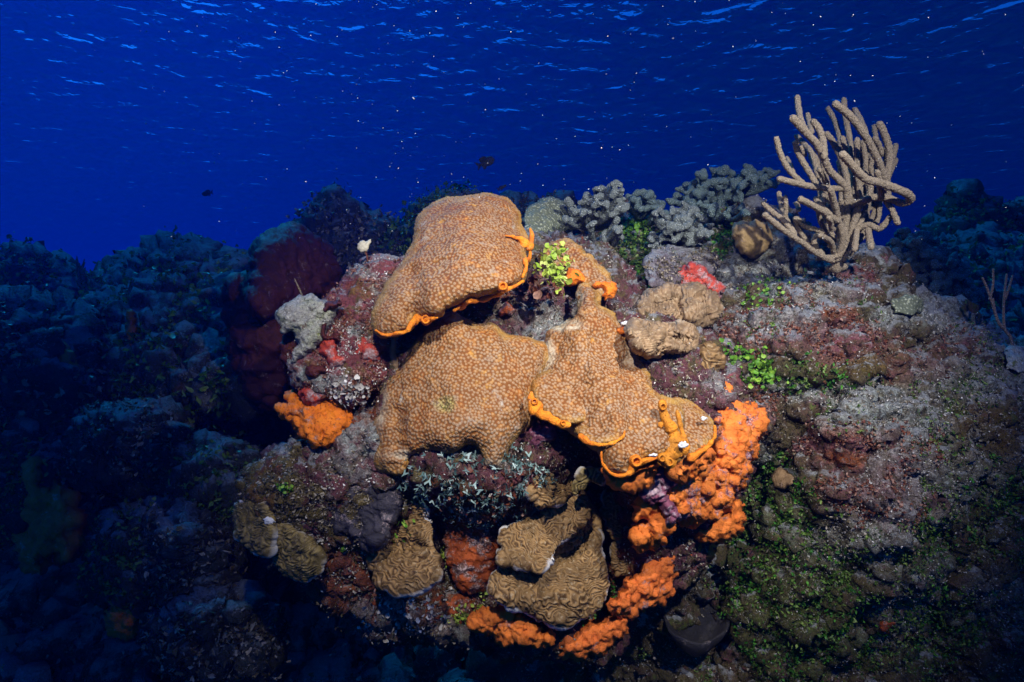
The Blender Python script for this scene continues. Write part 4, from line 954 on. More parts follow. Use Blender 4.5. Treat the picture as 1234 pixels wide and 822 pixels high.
seam('orange sponge seam outlining the lowest hanging coral lobe', [(725, 545, 1.13), (726, 558, 1.12), (734, 568, 1.11), (744, 573, 1.105), (757, 571, 1.105), (764, 562, 1.10), (776, 556, 1.10), (790, 552, 1.11)], [1.2, 1.3, 1.4, 1.7, 2.2, 4.0, 3.0, 2.0], holes=[(767, 556, 1.10, 6.0)], on=(m3, f1, f2, f3,))
seam('branching ochre sponge with large pores across the right coral', [(798, 487, 1.20), (799, 495, 1.19), (802, 504, 1.18), (808, 514, 1.165), (812, 524, 1.155), (816, 538, 1.14), (808, 548, 1.12), (798, 556, 1.11)], [4.2, 4.4, 4.6, 5.0, 6.0, 8.0, 8.0, 6.0], holes=[(799, 490, 1.18, 4.0), (820, 543, 1.11, 4.2), (807, 557, 1.09, 4.6), (798, 552, 1.10, 4.0)], flat=[(796, 512, 1.17, 4), (812, 532, 1.15, 8), (806, 555, 1.105, 11), (822, 541, 1.13, 9)], mat=M_RIM2, on=(m3, f1, f2, f3,))
seam('ochre sponge twig running beside the branching one', [(816, 496, 1.19), (820, 512, 1.17), (824, 528, 1.15), (828, 540, 1.14)], [2.2, 2.6, 3.0, 4.0], mat=M_RIM2, on=(m3, f1, f2, f3,))
seam('orange sponge seam along the outer edge of the right coral lobe', [(861, 514, 1.235), (861, 526, 1.20), (853, 538, 1.165), (842, 546, 1.15), (832, 552, 1.14)], [1.4, 2.0, 2.4, 3.2, 3.6], on=(m3, f1, f2, f3,))
# white crust flecks
for (px, py, Y, r, lab) in [(822, 536, 1.105, 6, 'white crust fleck on the branching ochre sponge'), (787, 549, 1.085, 4, 'white crust fleck left of the large ochre pores'), (848, 505, 1.225, 3, 'white crust fleck on the outer right coral lobe'), (324, 628, 1.275, 6, 'white patch on the olive plate at far left'), (754, 390, 1.32, 4, 'white cap on the orange sponge button')]:
    poly = [(px + r * 1.4 * math.cos(a) * random.uniform(.7, 1.2), py + r * 0.7 * math.sin(a) * random.uniform(.7, 1.2)) for a in np.linspace(0, 2 * math.pi, 9)[:-1]]
    L = Lump(poly, Y, 0.004, 0.01, step=0.8, rag=1.5, ragf=0.3, seed=int(px)); L.rough([('f', 60, 0.004), ('w', 160, 0.002)])
    L.obj('white_crust', M_WHITE, label=lab, cat_='crust', group='white crusts')

# large dim sponges
o, L = sponge([(300, 330), (306, 300), (325, 285), (345, 274), (365, 276), (385, 290), (400, 310), (406, 335), (398, 352), (380, 362), (345, 372), (318, 380), (300, 362)], [(350, 280, 2.35), (350, 360, 2.2)], 0.18, M_MAROON, 'big dark maroon barrel sponge behind the pink rock', 125, R=44, back=0.25, step=2, amps=[('f', 5, 0.05), ('r', 12, 0.02), ('w', 40, 0.008)], name='barrel_sponge')
sponge([(272, 350), (285, 335), (310, 345), (345, 372), (350, 420), (345, 470), (325, 490), (300, 470), (286, 430), (276, 390)], 2.2, 0.12, M_MAROON, 'lower dark maroon sponge wall under the barrel sponge', 126, R=40, back=0.25, step=2.2, amps=[('f', 5, 0.05), ('r', 12, 0.03), ('w', 40, 0.008)], name='barrel_sponge')
sponge([(22, 600), (28, 560), (44, 556), (50, 580), (60, 590), (66, 575), (82, 590), (94, 620), (96, 660), (78, 680), (60, 668), (52, 690), (30, 690), (20, 650)], 2.05, 0.10, M_YELLOW_B, 'dim yellow brown lumpy sponge at the left edge', 127, R=20, back=0.2, step=2, amps=[('f', 8, 0.03), ('w', 16, 0.05), ('f', 50, 0.006)], name='lumpy_sponge')
sponge([(136, 460), (146, 430), (156, 376), (164, 400), (168, 440), (190, 455), (180, 480), (150, 480)], 2.45, 0.06, M_OR_MID, 'dim orange pointed sponge on the dark left mound', 128, R=16, back=0.2, step=2, name='lumpy_sponge')
sponge([(0, 440), (30, 400), (70, 410), (95, 440), (90, 470), (50, 480), (10, 470)], 2.22, 0.06, M_OR_MID, 'dim rust sponge mat at the left edge', 129, R=30, back=0.2, step=2.4, name='lumpy_sponge')
sponge([(130, 735), (150, 700), (175, 712), (176, 740), (160, 765), (135, 760)], 1.9, 0.06, M_OR_MID, 'faint rust sponge in the bottom left gloom', 130, R=16, back=0.2, step=2, name='lumpy_sponge')
sponge([(882, 276), (892, 268), (910, 265), (926, 272), (930, 292), (920, 306), (900, 310), (886, 298)], 1.82, 0.05, M_TAN_D, 'plain brown rounded sponge left of the sea rod', 131, R=22, back=0.1, step=1.4, amps=[('f', 8, 0.010), ('f', 40, 0.003)], name='ball_sponge')
def growth(name, poly, mat, label, cat_, seed, b=0.02, R=8, L0=None, lift=0.0, amps=None, step=1.2, group=None):
    L0 = L0 or SLOPE
    c = np.array(poly).mean(0); Y = L0.depth(c[0], c[1], 6) - lift
    ys = [(px, py, L0.depth(px, py, 5) - lift) for px, py in poly] + [(c[0], c[1], Y)]
    L = Lump(poly, ys, b, 0.06, step=step, R=R, rag=3, ragf=0.14, seed=seed)
    L.rough(amps or [('f', 16, 0.008), ('w', 50, 0.005), ('f', 120, 0.002)])
    return L.obj(name, mat, label=label, cat_=cat_, group=group)
growth('encrusting_coral', [(930, 572), (940, 566), (952, 570), (956, 580), (946, 588), (934, 584)], M_TAN, 'small pale tan coral knob low on the shaded slope', 'coral', 161)
growth('encrusting_coral', [(1212, 424), (1226, 418), (1250, 420), (1256, 440), (1236, 448), (1216, 444)], M_PALE, 'bluish white crust patch beside the thin sea rod', 'coral', 165, b=0.004)
growth('encrusting_coral', [(1074, 362), (1090, 354), (1108, 358), (1112, 372), (1096, 380), (1078, 376)], M_MOUND, 'small rounded coral knob under the dark finger coral bush', 'coral', 166)
growth('encrusting_sponge', [(1062, 752), (1072, 748), (1080, 754), (1074, 762), (1064, 760)], M_ORANGE_D, 'faint orange sponge dot deep on the lower slope', 'sponge', 167, b=0.01)
def vase(px, py, Y, w, hgt, label, mat, seed, tiltx=0.0):
    """open vase sponge: a lathed wall with a thick lip and a real hollow"""
    c = at(px, py, Y); s = K * Y; seg = 48
    prof = [(0.35, -1.0), (0.62, -0.55), (0.86, 0.0), (1.0, 0.45), (0.97, 0.52), (0.90, 0.45), (0.72, 0.0), (0.5, -0.4), (0.1, -0.6)]
    V = []; F = []
    for (a, b) in prof:
        for j in range(seg):
            t = 2 * math.pi * j / seg; wob = 1 + 0.09 * math.sin(3 * t + seed) + 0.04 * math.sin(7 * t)
            V.append((c.x + a * w * s * wob * math.cos(t), c.y + a * w * s * 0.7 * wob * math.sin(t), c.z + b * hgt * s + 0.05 * hgt * s * math.sin(2 * t + seed) + tiltx * a * math.sin(t) * w * s))
    for k in range(len(prof) - 1):
        for j in range(seg):
            F.append((k * seg + j, k * seg + (j + 1) % seg, (k + 1) * seg + (j + 1) % seg, (k + 1) * seg + j))
    F.append(tuple(range(seg))[::-1]); F.append(tuple(range((len(prof) - 1) * seg, len(prof) * seg)))
    o = mesh('vase_sponge', np.array(V), F, mat); tag(o, label, 'sponge', 'vase sponges')
    return o
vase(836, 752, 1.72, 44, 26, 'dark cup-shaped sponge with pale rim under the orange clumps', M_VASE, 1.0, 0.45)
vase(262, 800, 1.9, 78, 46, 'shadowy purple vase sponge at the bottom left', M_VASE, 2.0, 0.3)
# ================================================================== FINGER CORALS
def finger_colony_tips(tips, seed, r):
    rr = np.random.default_rng(seed + 500); out = list(tips)
    for t in tips:
        for k in range(1):
            out.append((t[0] + rr.uniform(-1.3, 1.3) * r, t[1] + rr.uniform(0.8, 2.6) * r, (t[2] if len(t) > 2 else 0) - rr.uniform(0.02, 0.10)))
    return out
def finger_colony(label, tips, base, Y0, r, mat, voxel=0.004, seed=0, dy=0.12):
    rr = np.random.default_rng(seed); parts = []; tips = finger_colony_tips(tips, seed, r)
    bc = Vector(at(base[0], base[1], Y0 + 0.05))
    for t in tips:
        px, py = t[0], t[1]; Y = Y0 + (t[2] if len(t) > 2 else rr.uniform(-dy, dy))
        T = Vector(at(px, py, Y)); rad = r * K * Y0 * rr.uniform(0.72, 1.0)
        root = bc.lerp(T, 0.25) + Vector((rr.normal() * 0.01, 0.03, -0.02))
        mid = root.lerp(T, 0.55) + Vector((rr.normal() * 0.012, 0.01, -0.012))
        P = cat([root[:], mid[:], T[:]], False, 5)
        parts.append(tube(P, np.linspace(rad * 0.7, rad * 0.9, len(P)), 9))
        parts.append(ball(T[:], rad * 1.12, (1, 1, 0.95)))
        for k in range(2):
            a = rr.uniform(0, 2 * math.pi); off = Vector((math.cos(a), rr.uniform(-1, .3), math.sin(a) * 0.7)) * rad * 1.35
            parts.append(ball((T + off)[:], rad * rr.uniform(0.6, 0.85)))
    x = max(abs(t[0] - base[0]) for t in tips) * K * Y0
    parts.append(ball((bc + Vector((0, 0.02, -x * 0.25)))[:], x * 0.62, (1, 0.6, 0.42), 3))
    V, F = join(parts)
    o = mesh('finger_coral', V, F, mat); remesh(o, voxel, 3)
    tag(o, label, 'coral', 'finger corals')
    return o
def s1(z, ox=640, oy=180, s=3.425): return [(ox + a / s, oy + b / s) for a, b in z]
finger_colony('grey finger coral with fat forked tips above the green algae', s1([(160, 225), (140, 250), (180, 255), (275, 165), (230, 190), (215, 220), (250, 215), (350, 140), (325, 155), (370, 180), (300, 195), (395, 232), (350, 235), (275, 250), (310, 225), (360, 200), (290, 165)]), (716, 258), 1.90, 5.2, M_FINGER, seed=1)
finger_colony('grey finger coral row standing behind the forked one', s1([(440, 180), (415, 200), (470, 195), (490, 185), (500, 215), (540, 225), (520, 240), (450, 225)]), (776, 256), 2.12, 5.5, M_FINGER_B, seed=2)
finger_colony('small grey finger coral knobs low beside the green tufts', s1([(250, 310), (355, 290), (350, 330), (300, 350), (325, 345), (245, 372), (205, 385), (275, 398), (225, 400), (295, 375)]), (720, 292), 1.84, 4.8, M_FINGER, seed=3)
finger_colony('rounded cluster of grey finger coral in the middle of the ridge', s1([(530, 250), (560, 280), (540, 300), (585, 255), (635, 235), (610, 255), (680, 255), (655, 265), (615, 325), (650, 310), (580, 310), (700, 330), (670, 370), (600, 360), (640, 350), (690, 355), (560, 345), (730, 320), (625, 290), (520, 385), (500, 352)]), (822, 272), 1.88, 5.0, M_FINGER, seed=4)
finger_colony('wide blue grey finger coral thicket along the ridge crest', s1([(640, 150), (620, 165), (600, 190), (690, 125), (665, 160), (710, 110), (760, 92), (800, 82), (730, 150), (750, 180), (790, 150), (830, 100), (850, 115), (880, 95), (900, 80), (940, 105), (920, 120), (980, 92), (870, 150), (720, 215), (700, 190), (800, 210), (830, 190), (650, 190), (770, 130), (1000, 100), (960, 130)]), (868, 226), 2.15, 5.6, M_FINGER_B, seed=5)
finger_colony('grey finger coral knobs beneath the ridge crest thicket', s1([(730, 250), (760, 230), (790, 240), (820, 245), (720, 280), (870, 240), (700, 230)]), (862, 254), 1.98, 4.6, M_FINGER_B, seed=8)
rr = np.random.default_rng(11); tips = []
bx, by = [1078, 1095, 1120, 1140, 1152, 1165, 1178, 1172, 1150, 1120, 1090, 1072], [284, 276, 285, 298, 310, 330, 350, 372, 374, 362, 350, 320]
import itertools
while len(tips) < 62:
    p = (rr.uniform(1066, 1180), rr.uniform(276, 376))
    c = False; n_ = len(bx)
    for i in range(n_):
        j = (i - 1) % n_
        if (by[i] > p[1]) != (by[j] > p[1]) and p[0] < (bx[j] - bx[i]) * (p[1] - by[i]) / (by[j] - by[i]) + bx[i]: c = not c
    if c and all((p[0] - q[0]) ** 2 + (p[1] - q[1]) ** 2 > 85 for q in tips): tips.append((p[0], p[1], -0.12 * (p[1] - 276) / 100 + rr.uniform(-.04, .04)))
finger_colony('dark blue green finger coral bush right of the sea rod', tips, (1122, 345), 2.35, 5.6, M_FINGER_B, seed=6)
L = Lump([(630, 262), (634, 250), (645, 242), (660, 237), (674, 242), (686, 256), (690, 280), (684, 300), (660, 305), (636, 296)], [(660, 240, 2.05), (660, 300, 1.85)], 0.08, 0.15, step=1.4, R=26, seed=140)
L.rough([('f', 8, 0.02), ('w', 34, 0.014), ('f', 90, 0.003)])
L.obj('mustard_hill_coral', M_MOUND, label='greenish pimpled coral mound just right of the top dome', cat_='coral')
L = Lump([(776, 322), (785, 305), (805, 297), (835, 298), (860, 305), (862, 320), (850, 335), (815, 345), (785, 345)], [(820, 300, 1.82), (820, 345, 1.66)], 0.05, 0.12, step=1.5, R=26, rag=3, seed=141)
L.rough([('f', 9, 0.02), ('r', 24, 0.01), ('f', 70, 0.004)])
L.obj('reef_rock', reef_mat('lilac_crust', [(0.10, 0.08, 0.09), (0.20, 0.17, 0.20), (0.26, 0.25, 0.28), (0.15, 0.22, 0.14)], [((0.12, 0.20, 0.08), 14, 0.60, 0.06)], sand_amt=0.6, speck=0.35, seed=7.7), label='lilac grey boulder under the middle finger coral cluster', cat_='rock')
LILAC = L

# ================================================================== SEA ROD
def s2(z): return [(900 + a / 3.425, 90 + b / 3.425) for a, b in z]
RODY = 1.52
rod = empty('sea_rod', at(1010, 316, RODY), 'tall beige branching sea rod against open blue water', 'soft coral')
# (path, depth at root, depth at tip, radius px)
rods = [
    ([(355, 770), (300, 745), (230, 695), (150, 640), (75, 580)], 0, -.10, 3.2), ([(190, 655), (150, 600), (110, 570), (68, 532)], -.06, -.03, 2.7),
    ([(200, 660), (165, 600), (145, 550), (132, 490)], -.05, .02, 2.7), ([(150, 600), (162, 560), (158, 505)], -.03, -.05, 2.5),
    ([(270, 725), (215, 640), (200, 595)], 0, -.04, 2.6), ([(205, 595), (240, 625), (285, 640), (310, 650)], -.04, -.02, 3.0),
    ([(370, 765), (395, 680), (375, 590), (360, 530), (345, 475)], 0, -.12, 3.4), ([(375, 605), (330, 575), (280, 545), (222, 515)], -.06, -.14, 3.4),
    ([(345, 580), (310, 545), (285, 512)], -.08, -.05, 3.0), ([(385, 760), (410, 600), (412, 510), (400, 455), (345, 400), (320, 350), (290, 290), (240, 235), (190, 180)], 0, -.16, 3.7),
    ([(320, 340), (315, 280), (300, 230), (275, 195)], -.12, -.10, 3.4), ([(245, 240), (220, 180), (208, 95)], -.13, -.08, 3.2), ([(268, 240), (250, 165)], -.05, 0, 2.8),
    ([(400, 470), (320, 468), (230, 455), (135, 430)], -.05, -.12, 3.3), ([(235, 452), (175, 395), (140, 330), (122, 265)], -.08, -.10, 2.9), ([(285, 450), (250, 390), (215, 330), (200, 282)], -.07, -.08, 3.2),
    ([(295, 420), (270, 330), (240, 290), (205, 255)], -.02, .06, 3.0), ([(330, 450), (300, 392)], -.04, -.08, 2.8), ([(190, 400), (165, 345)], -.05, .02, 2.6),
    ([(390, 760), (425, 620), (422, 500), (400, 380), (360, 285), (330, 245)], 0, .02, 3.3), ([(390, 300), (368, 205), (335, 140)], .05, .10, 3.0),
    ([(440, 640), (445, 480), (430, 300), (408, 180), (400, 105)], 0, .05, 3.1), ([(415, 340), (395, 262)], 0, 0, 3.0),
    ([(400, 760), (445, 600), (475, 525), (560, 505), (640, 530), (678, 512), (650, 485), (560, 450), (490, 430), (440, 380), (395, 330)], 0, -.20, 4.0),
    ([(575, 470), (560, 400), (530, 330), (490, 255), (430, 175), (365, 122)], -.02, -.12, 3.8), ([(490, 240), (470, 190), (445, 145)], -.02, .03, 3.1),
    ([(580, 500), (578, 430), (590, 330), (572, 255), (548, 205)], 0, -.03, 4.0), ([(580, 430), (600, 385), (614, 353)], .06, .08, 3.0), ([(550, 400), (538, 300), (525, 215)], .06, .08, 3.0),
    ([(560, 330), (545, 290), (530, 265)], 0, -.02, 3.0), ([(470, 520), (455, 380), (455, 270)], 0, -.02, 3.2), ([(480, 480), (492, 380), (480, 280)], .02, .02, 3.0), ([(445, 500), (438, 380), (430, 300)], .04, .06, 3.0),
    ([(560, 500), (600, 560), (622, 612)], -.05, -.09, 3.1), ([(410, 740), (445, 650), (500, 620), (548, 635), (590, 590)], 0, -.06, 3.3), ([(500, 640), (512, 712)], -.03, -.08, 3.5),
    ([(455, 640), (445, 720)], -.03, -.06, 3.2), ([(440, 650), (475, 600), (492, 540)], -.02, 0, 2.8), ([(510, 515), (500, 450)], -.02, 0, 3.0), ([(555, 510), (550, 470), (538, 402)], -.08, -.14, 3.2),
    ([(420, 540), (450, 530), (500, 512)], -.02, -.06, 3.4), ([(350, 640), (345, 610), (338, 592)], -.06, -.11, 2.8), ([(360, 745), (345, 690), (302, 664)], 0, -.08, 3.0), ([(330, 755), (380, 745), (410, 690), (400, 640)], 0, -.03, 3.4),
    ([(395, 590), (392, 550), (388, 520)], -.02, -.04, 2.9), ([(300, 650), (275, 690), (310, 740)], -.02, -.02, 3.0), ([(500, 520), (510, 470), (505, 440)], -.05, -.06, 3.2), ([(240, 330), (225, 300)], -.04, -.04, 2.5), ([(215, 560), (205, 530)], .02, .04, 2.6)]
rq = np.random.default_rng(5)
for k in range(30):
    bx_ = rq.uniform(310, 600); by_ = rq.uniform(420, 640); ln = rq.uniform(90, 230)
    dx_ = (bx_ - 410) * rq.uniform(0.25, 0.55) * ln / 200
    rods.append(([(410 + (bx_ - 410) * 0.25, min(740, by_ + 110)), (bx_ - dx_ * 0.2, by_ + 10), (bx_ + dx_ * 0.5 + rq.uniform(-12, 12), by_ - ln * 0.5), (bx_ + dx_, by_ - ln)], rq.uniform(0, 0.08), rq.uniform(0.0, 0.14), rq.uniform(2.6, 3.4)))
for path, d0, d1, r in rods:
    pp = s2(path); n = len(pp)
    C = cat([at(p[0], p[1], RODY + d0 + (d1 - d0) * i / (n - 1))[:] for i, p in enumerate(pp)], False, 22)
    rad = np.full(len(C), 1.03 * r * K * RODY) * (1 + 0.10 * fbm(C, 30, 2, 0.5, 2))
    rad[0] *= 0.9
    V, F = tube(C, rad, 18)
    V = np.asarray(V); sg = 18; nn_ = len(C)
    ctr = np.concatenate([np.repeat(C, sg, 0), np.repeat(C[[0, -1]], (sg * 2 + 1), 0)])[:len(V)]
    w_, _ = worley(V, 230, 3)
    V = V + (V - ctr) / (np.linalg.norm(V - ctr, axis=1)[:, None] + 1e-6) * ((0.5 - w_) * 0.0040)[:, None]
    mesh('branch', V, F, M_ROD, rod)
V, F = join([tube([at(1008, 322, RODY + .02)[:], at(1012, 300, RODY)[:], at(1016, 270, RODY)[:], at(1022, 240, RODY)[:]], [0.016, 0.012, 0.009, 0.008], 12), ball(at(1008, 322, RODY + .03)[:], 0.022, (1.3, 1, .6))])
mesh('holdfast', V, F, M_ROD, rod)
r2 = empty('sea_rod', at(1225, 452, 1.72), 'thin leafless sea rod twig at the right edge', 'soft coral')
for path, r in [([(1065, 790), (1052, 710), (1040, 640), (1015, 600), (1012, 500), (1024, 380)], 1.6), ([(1018, 480), (1035, 430), (1048, 385)], 1.3), ([(1016, 605), (990, 575), (965, 500), (945, 440), (925, 395)], 1.5), ([(955, 480), (968, 420), (968, 358)], 1.3), ([(975, 530), (968, 480)], 1.2)]:
    C = cat([at(914 + a / 3.425, 220 + b / 3.425, 1.70)[:] for a, b in path], False, 6)
    V, F = tube(C, np.linspace(r * 1.3, r * 0.85, len(C)) * K * 1.7, 8)
    mesh('branch', V, F, M_ROD_D, r2)

# ================================================================== LEAFY ALGAE
def leaves(name, pts, nrm, size, mat, seed=0, tall=0.0, folds=True, kind='disc', jag=0.16, asp=1.0, **tagkw):
    """many small cupped leaves, one mesh"""
    r = np.random.default_rng(seed); V = []; F = []; rn = []
    if kind == 'disc': prof = [(math.cos(a), math.sin(a)) for a in np.linspace(0, 2 * math.pi, 10)[:-1]]
    elif kind == 'blade': prof = [(0, -1), (.35, -.3), (.3, .6), (0, 1), (-.3, .6), (-.35, -.3)]
    else: prof = [(0, -1), (.22, -.2), (.75, .65), (.55, .95), (.05, .3), (-.5, 1.0), (-.75, .75), (-.22, -.1)]
    n = len(prof); N_ = len(pts)
    A = r.normal(size=(N_, 3)); nr = nrm + 0.75 * r.normal(size=(N_, 3)); nr /= np.linalg.norm(nr, axis=1)[:, None]
    T = np.cross(nr, A); T /= np.linalg.norm(T, axis=1)[:, None] + 1e-9; B = np.cross(nr, T)
    s = size * r.uniform(0.55, 1.35, N_); rv = r.random(N_); lift = s * 0.5 + tall * r.random(N_)
    Cc = pts + nrm * lift[:, None]
    rings = []
    for k, (a, b) in enumerate(prof):
        cup = 0.28 * (a * a + b * b)
        jr = (1 + jag * r.normal(size=N_)).clip(0.3, 1.8)[:, None]
        rings.append(Cc + ((T * a + B * b * asp) * jr + nr * (cup + 0.15 * math.sin(3 * k + 1))) * s[:, None])
    Vv = np.stack([Cc] + rings, 1).reshape(-1, 3)
    i0 = np.arange(N_) * (n + 1)
    if kind == 'fork': Ff = np.concatenate([np.stack([i0 + 0 * k, i0 + 1 + k, i0 + 1 + (k + 1) % n], 1) for k in range(n)])
    else: Ff = np.concatenate([np.stack([i0, i0 + 1 + k, i0 + 1 + (k + 1) % n], 1) for k in range(n)])
    o = mesh(name, Vv, Ff, mat, attrs={'rnd': np.repeat(rv, n + 1)}, smooth=True)
    return tag(o, **tagkw)
def spots(L, n, seed, poly=None, mask=None, only=None):
    r = np.random.default_rng(seed); N = L.N(); f = np.nonzero(L.front & (L.sd > 0.5))[0]
    if poly is not None:
        (cx, cy, rx, ry) = poly
        f = f[((L.px[f] - cx) / rx) ** 2 + ((L.py[f] - cy) / ry) ** 2 < 1 + 0.35 * r.normal(size=len(f))]
    if mask is not None: f = f[mask(L.P[f])]
    if len(f) == 0: return np.zeros((0, 3)), np.zeros((0, 3))
    i = r.choice(f, n); return L.P[i] + r.normal(size=(n, 3)) * 0.0015, N[i]
def tuft(L, cx, cy, rx, ry, n, size, mat, label, seed, kind='disc', tall=0.012, group='green leafy algae', name='leafy_alga', shift=0.0):
    if kind == 'disc' and name == 'leafy_alga' and mat is not M_RUSTY: n = int(n * 2.1); size *= 0.72
    p, q = spots(L, n, seed, (cx, cy, rx, ry))
    if shift and len(p): p = p * ((p[:, 1] - shift) / p[:, 1])[:, None]
    if len(p) == 0: print('NO SPOTS', label); return
    return leaves(name, p, q, size, mat, seed, tall, kind=kind, label=label, cat_='alga', group=group)
tuft(SLOPE, 905, 450, 30, 16, 240, 0.0072, M_GREEN, 'bright green coin-leaved alga right of the tan knobs', 1, tall=0.03)
tuft(SLOPE, 768, 292, 20, 16, 300, 0.0075, M_GREEN, 'bright green leafy alga between the finger corals', 2, tall=0.04)
tuft(SLOPE, 765, 322, 20, 22, 300, 0.0075, M_TURFG, 'dark green leafy alga strip below the bright tuft', 3, tall=0.03)
tuft(SLOPE, 758, 357, 20, 18, 260, 0.0095, M_GREEN_D, 'deep green leafy alga behind the upper tan knob', 4, tall=0.04)
tuft(SLOPE, 740, 318, 16, 16, 140, 0.006, M_TURF, 'olive and white scruffy alga beside the small star coral', 5, tall=0.02)
tuft(SLOPE, 875, 300, 16, 16, 150, 0.0055, M_GREEN_D, 'olive green alga below the brown rounded sponge', 6, tall=0.02)
tuft(SLOPE, 924, 374, 24, 10, 90, 0.005, M_GREEN, 'thin light green alga on the pink slope', 7, tall=0.01)
tuft(SLOPE, 975, 455, 30, 16, 140, 0.005, M_TURFG, 'mossy green alga in the middle of the slope', 8, tall=0.01)
tuft(CORE, 668, 330, 14, 22, 80, 0.009, M_LIME, 'lime green leafy alga in front of the small star coral', 9, tall=0.03, shift=0.22)
tuft(CORE, 660, 350, 18, 16, 60, 0.009, M_RUSTY, 'rusty brown curled alga under the lime leaves', 10, tall=0.02, shift=0.12)
tuft(CORE, 558, 738, 20, 12, 150, 0.0045, M_LIME, 'yellow green alga at the bottom of the rusty sponge', 11, tall=0.012)
tuft(CORE, 584, 703, 8, 14, 60, 0.0045, M_LIME, 'small pale green alga at the left edge of the lower lettuce tier', 12, tall=0.02)
tuft(CORE, 530, 665, 5, 12, 45, 0.0045, M_LIME, 'narrow lime alga beside the pale rimmed lettuce fan', 13, tall=0.02)
tuft(CORE, 696, 748, 14, 8, 60, 0.0045, M_GREEN_D, 'dark green alga under the folded lettuce coral', 14, tall=0.012)
tuft(CORE, 742, 722, 8, 16, 60, 0.0045, M_GREEN_D, 'dark green alga between cleft and knobbly orange band', 15, tall=0.012)
tuft(OLIVE, 346, 585, 6, 6, 24, 0.0045, M_GREEN, 'tiny green alga spot high on the olive rock', 16, tall=0.01)
tuft(OLIVE, 410, 662, 9, 6, 30, 0.005, M_GREEN, 'tiny green alga spot under the slate sponge', 17, tall=0.01)
tuft(CORE, 484, 628, 7, 6, 40, 0.005, M_GREEN, 'small green alga spot on the slate sponge edge', 18, tall=0.05)
tuft(CORE, 578, 568, 72, 18, 620, 0.0066, M_TEAL, 'teal forked algae fringe under the wide star coral', 19, kind='fork', tall=0.022, group='teal forked algae')
tuft(CORE, 590, 600, 58, 18, 460, 0.0055, M_TEAL, 'dimmer teal forked algae below the fringe', 20, kind='fork', tall=0.012, group='teal forked algae')
tuft(CORE, 600, 585, 54, 20, 380, 0.0042, M_RUSTY, 'rust red leafy bits among the teal algae', 21, tall=0.012, group='rusty algae')
tuft(PINKL, 420, 470, 20, 14, 90, 0.005, M_GRIT, 'white shelly bits at the foot of the pink rock', 22, tall=0.004, group='white shell bits', name='shell_grit')
tuft(OLIVE, 372, 655, 24, 16, 90, 0.0045, M_GRIT, 'white flecks over the long ridged lettuce coral', 23, tall=0.02, group='white shell bits', name='shell_grit')
tuft(CORE, 500, 735, 60, 20, 200, 0.0045, M_GRIT, 'pale flecks scattered along the bottom ledge of the head', 24, tall=0.004, group='white shell bits', name='shell_grit')

# uncountable turf and grit over the rocks
def turf(label, L, n, size, mat, seed, msc, thr, tall=0.004, kind='disc', name='turf', att=None):
    if att:
        keep = L.sd; L.sd = np.where(L.attrs[att] > 0.25, L.sd, 0.0)
    p, q = spots(L, n, seed, mask=lambda P: fbm(P, msc, 4, 0.6, seed) > thr)
    if att: L.sd = keep
    o = leaves(name, p, q, size, mat, seed, tall, kind=kind, jag=0.4, asp=0.6); tag(o, label, None, None, 'stuff')
turf('brown turf bits on the slope', SLOPE, 34000, 0.0032, M_TURF, 41, 5, -0.08)
turf('green turf bits on the slope', SLOPE, 22000, 0.0033, M_TURFG, 42, 4, 0.10, 0.006)
turf('green weed bits on the mossy patches', SLOPE, 9500, 0.0040, M_TURFG, 61, 9, -0.05, 0.010, att='green')
turf('deep green weed bits on the mossy patches', SLOPE, 4500, 0.0042, M_GREEN_D, 62, 11, 0.0, 0.010, att='green')
turf('white grit on the dusty patches', SLOPE, 9000, 0.0017, M_GRIT, 63, 14, -0.05, 0.004, name='grit', att='dust')
turf('rusty bits on the pink patches', SLOPE, 7000, 0.0032, M_RUSTY, 64, 12, 0.0, 0.005, att='pink')
turf('white grit on the slope', SLOPE, 13000, 0.0017, M_GRIT, 43, 6, -0.02, 0.003, name='grit')
turf('brown turf bits on the rock core', CORE, 12000, 0.0030, M_TURF, 44, 9, -0.05)
turf('white grit on the rock core', CORE, 4500, 0.0019, M_GRIT, 45, 12, 0.0, 0.002, name='grit')
turf('turf bits on the pink rock', PINKL, 2600, 0.0026, M_RUSTY, 46, 12, 0.0)
turf('white grit on the pink rock', PINKL, 1800, 0.0018, M_GRIT, 47, 16, 0.0, 0.002, name='grit')
turf('turf bits on the olive rock', OLIVE, 2600, 0.0028, M_TURF, 48, 12, -0.05)
turf('turf bits on the lilac boulder', LILAC, 900, 0.003, M_TURF, 49, 12, 0.0)
class _T: pass
tl = _T(); tl.P = TERR[0]; tl.N = lambda: vnormals(*TERR)
m_ = (TERR[0][:, 1] < 4.2) & (TERR[0][:, 1] > 1.2)
tl.front = m_; tl.sd = np.ones(len(TERR[0]))
turf('weedy tufts over the gloomy seabed', tl, 30000, 0.009, M_TURF, 50, 2.5, -0.1, 0.02)

for i, ML in enumerate(MOUNDS):
    r_ = 0.012 if i < 9 else 0.007
    turf('weedy growth on dark reef mound', ML, 1500 if i < 9 else 900, r_, M_TURF if i % 2 else M_TURFG, 300 + i, 3.5, -0.15, r_ * 2.2)
